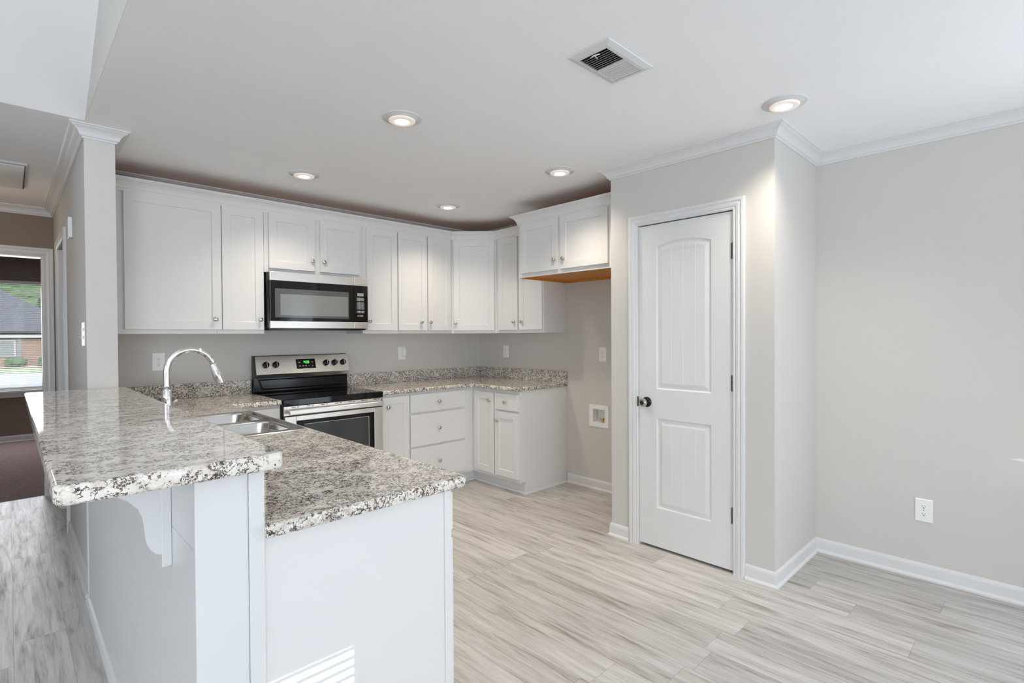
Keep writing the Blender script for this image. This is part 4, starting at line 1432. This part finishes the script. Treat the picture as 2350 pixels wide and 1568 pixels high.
def blind(label, x0, x1, yc, z0, z1, pitch, tilt, sw=0.026):
    t = thing('window_blind', label, 'blind', ((x0 + x1) / 2, yc, z1))
    mb = MB(); mb.box(x0, x1, yc - 0.022, yc + 0.022, z1 - 0.038, z1, 0.002)
    mb.build('head_rail', M['plastic'], t)
    mb = MB()
    n = int((z1 - 0.05 - z0) / pitch)
    for i in range(n):
        z = z1 - 0.05 - i * pitch
        dy, dz = sw / 2 * math.cos(tilt), sw / 2 * math.sin(tilt)
        mb.loops([[(x, yc - dy, z - dz), (x, yc - dy, z - dz + 0.0008), (x, yc + dy, z + dz + 0.0008), (x, yc + dy, z + dz)] for x in (x0 + 0.0003, x1 - 0.0003)])
    mb.build('slats', M['plastic'], t)
    mb = MB()
    for x in (x0 + 0.12, (x0 + x1) / 2, x1 - 0.12):
        mb.box(x - 0.0006, x + 0.0006, yc - 0.0006, yc + 0.0006, z0, z1 - 0.03)
    mb.build('cords', M['plastic'], t)
    mb = MB(); mb.box(x0 + 0.003, x1 - 0.003, yc - 0.012, yc + 0.012, z0, z0 + 0.012)
    mb.build('bottom_rail', M['plastic'], t)
    return t
blind('white horizontal mini blind in the bedroom window beyond the hall', WX0 + 0.008, WX1 - 0.008, YF + 0.025, WZ0 + 0.012, WZ1 - 0.004, 0.024, R(16))
blind('white blind on the narrow window behind the camera', -3.7495, -3.1802, YB - 0.03, 0.46, 2.254, 0.024, R(8), 0.025)

# curtains on the openings behind the camera (rear wall ones are added to keep the sun off the floor)
def curtain(x0, x1, z0, z1, y, label, grp=None):
    mb = MB()
    n = max(12, int((x1 - x0) / 0.018))
    r0 = []; r1 = []
    for i in range(n + 1):
        x = x0 + (x1 - x0) * i / n
        yy = y + 0.016 * math.sin(x * 52) + 0.007 * math.sin(x * 23 + 1)
        r0.append((x, yy)); r1.append((x, yy + 0.002))
    out = r0 + r1[::-1]
    mb.loops([[(a, b, z0) for a, b in out], [(a, b, z1) for a, b in out]], True, True, True, True)
    return tag(mb.build('curtain', M['curtain']), label, 'curtain')
curtain(-3.045, -0.45, 0.2, 2.3, YB + 0.05, 'pale closed curtain added to block the sun at the wide rear window behind the camera')
def side_curtain(y0, y1, label):
    mb = MB()
    n = 34
    f, g = [], []
    for i in range(n + 1):
        y = y0 + (y1 - y0) * i / n
        x = XQ - 0.075 + 0.020 * math.sin(i * 1.15) + 0.006 * math.sin(i * 0.5)
        f.append((x, y)); g.append((x + 0.002, y))
    out = f + g[::-1]
    mb.loops([[(a, b, 0.02) for a, b in out], [(a, b, 2.2) for a, b in out]], True, True, True, True)
    tag(mb.build('curtain', M['curtain']), label, 'curtain')
side_curtain(-4.40, -4.66, 'pale gathered curtain at the near edge of the patio door on the right')
side_curtain(-6.10, -6.40, 'pale gathered curtain at the far edge of the patio door on the right')
curtain(-7.45, -4.55, 0.45, 2.5, YB + 0.05, 'pale closed curtain added to block the sun at the front window behind the camera')
curtain(-3.90, -3.545, 0.35, 2.3, YB + 0.05, 'pale half drawn curtain added to slim the sun beam at the narrow window behind the camera')

# ------------------------------------------------------------------ outside, seen through the bedroom window
mb = MB()
mb.loops([[(x, 5.4, -0.1), (x, 110, -2.05), (x, 110, -2.3), (x, 5.4, -0.35)] for x in (-60, 60)])
tag(mb.build('lawn', M['lawn']), 'green lawn outside the bedroom window', 'lawn')['kind'] = 'stuff'
def gz(y):
    return -0.1 - 1.95 * (y - 5.4) / 104.6
mb = MB()
mb.loops([[(x, 13, gz(13) + 0.03), (x, 36, gz(36) + 0.03), (x, 36, gz(36) - 0.02), (x, 13, gz(13) - 0.02)] for x in (-50, 50)])
struct(mb.build('driveway', M['concrete']), 'grey driveway outside the bedroom window')
hz = gz(52)
t = thing('house', 'single-storey brick house with grey shingle roof across the lawn', 'house', (-8, 56, hz))
mb = MB(); mb.box(-26, 0.9, 51.8, 66, hz - 0.1, 1.55)
mb.build('walls', M['brick'], t)
mb = MB()
e = [(-27, 50.9), (1.7, 50.9), (1.7, 66.9), (-27, 66.9)]
b0 = [mb.v((x, y, 1.40)) for x, y in e]
b1 = [mb.v((x, y, 1.59)) for x, y in e]
r0 = mb.v((-19, 58.9, 1.59 + 0.663 * 8)); r1 = mb.v((-6.3, 58.9, 1.59 + 0.663 * 8))
for i in range(4):
    mb.face([b0[i], b0[(i + 1) % 4], b1[(i + 1) % 4], b1[i]])
mb.face(b0[::-1])
mb.face([b1[0], b1[1], r1, r0]); mb.face([b1[1], b1[2], r1]); mb.face([b1[2], b1[3], r0, r1]); mb.face([b1[3], b1[0], r0])
mb.build('roof', M['roofing'], t)
mb = MB(); mb.box(-27, 1.7, 50.8, 50.9, 1.38, 1.60)
mb.build('fascia', M['trim'], t)
for wx in (-4.2, -10.5):
    mb = MB(); mb.box(wx - 0.95, wx + 0.95, 51.7, 51.8, -0.1, 1.25)
    w = mb.build('window', M['trim'], t)
    mb = MB(); mb.box(wx - 0.86, wx + 0.86, 51.66, 51.7, 0.0, 1.15)
    mb.build('pane', M['lcd'], w)
for px_ in (-3.05, -1.6):
    mb = MB(); mb.box(px_ - 0.13, px_ + 0.13, 51.5, 51.76, hz, 1.40)
    mb.build('post', M['grey'], t)
rnd = random.Random(3)
def blob(mb, c, r):
    res = bmesh.ops.create_icosphere(mb.bm, subdivisions=2, radius=1.0, matrix=Matrix.Translation(c) @ Matrix.Diagonal((r[0], r[1], r[2], 1)))
    for vv in res['verts']:
        d = (vv.co - Vector(c))
        vv.co = Vector(c) + d * (0.8 + 0.4 * rnd.random())
for k, (tx, ty) in enumerate(((-15, 80), (-3, 76), (9, 80))):
    g0 = gz(ty)
    tt = thing('tree', ['tall green tree behind the house roof at the left', 'tall green tree right behind the middle of the house roof', 'tall green tree behind the right end of the house roof'][k], 'tree', (tx, ty, g0), 'trees beyond the house')
    mb = MB(); mb.tube([(tx, ty, g0 + 0.002), (tx + 0.2, ty, 5.0)], [0.4, 0.25], 8)
    mb.build('trunk', M['bark'], tt)
    mb = MB()
    for i in range(60):
        blob(mb, (tx + rnd.uniform(-3.7, 3.7), ty + rnd.uniform(-2.5, 2.5), rnd.uniform(2.5, 15)), (1.6, 1.5, 1.3))
    mb.build('crown', M['leaf'], tt)
for k, x in enumerate((-5.6, -3.3, -1.4)):
    mb = MB()
    for i in range(5):
        blob(mb, (x + rnd.uniform(-.35, .35), 50.6 + rnd.uniform(-.2, .2), hz + 0.42 + rnd.uniform(0, .2)), (0.4, 0.35, 0.35))
    tag(mb.build('bush', M['leaf']), ['rounded green bush under the house window', 'rounded green bush between window and porch post', 'rounded green bush at the right by the brick wall'][k], 'bush', 'bushes along the brick wall')
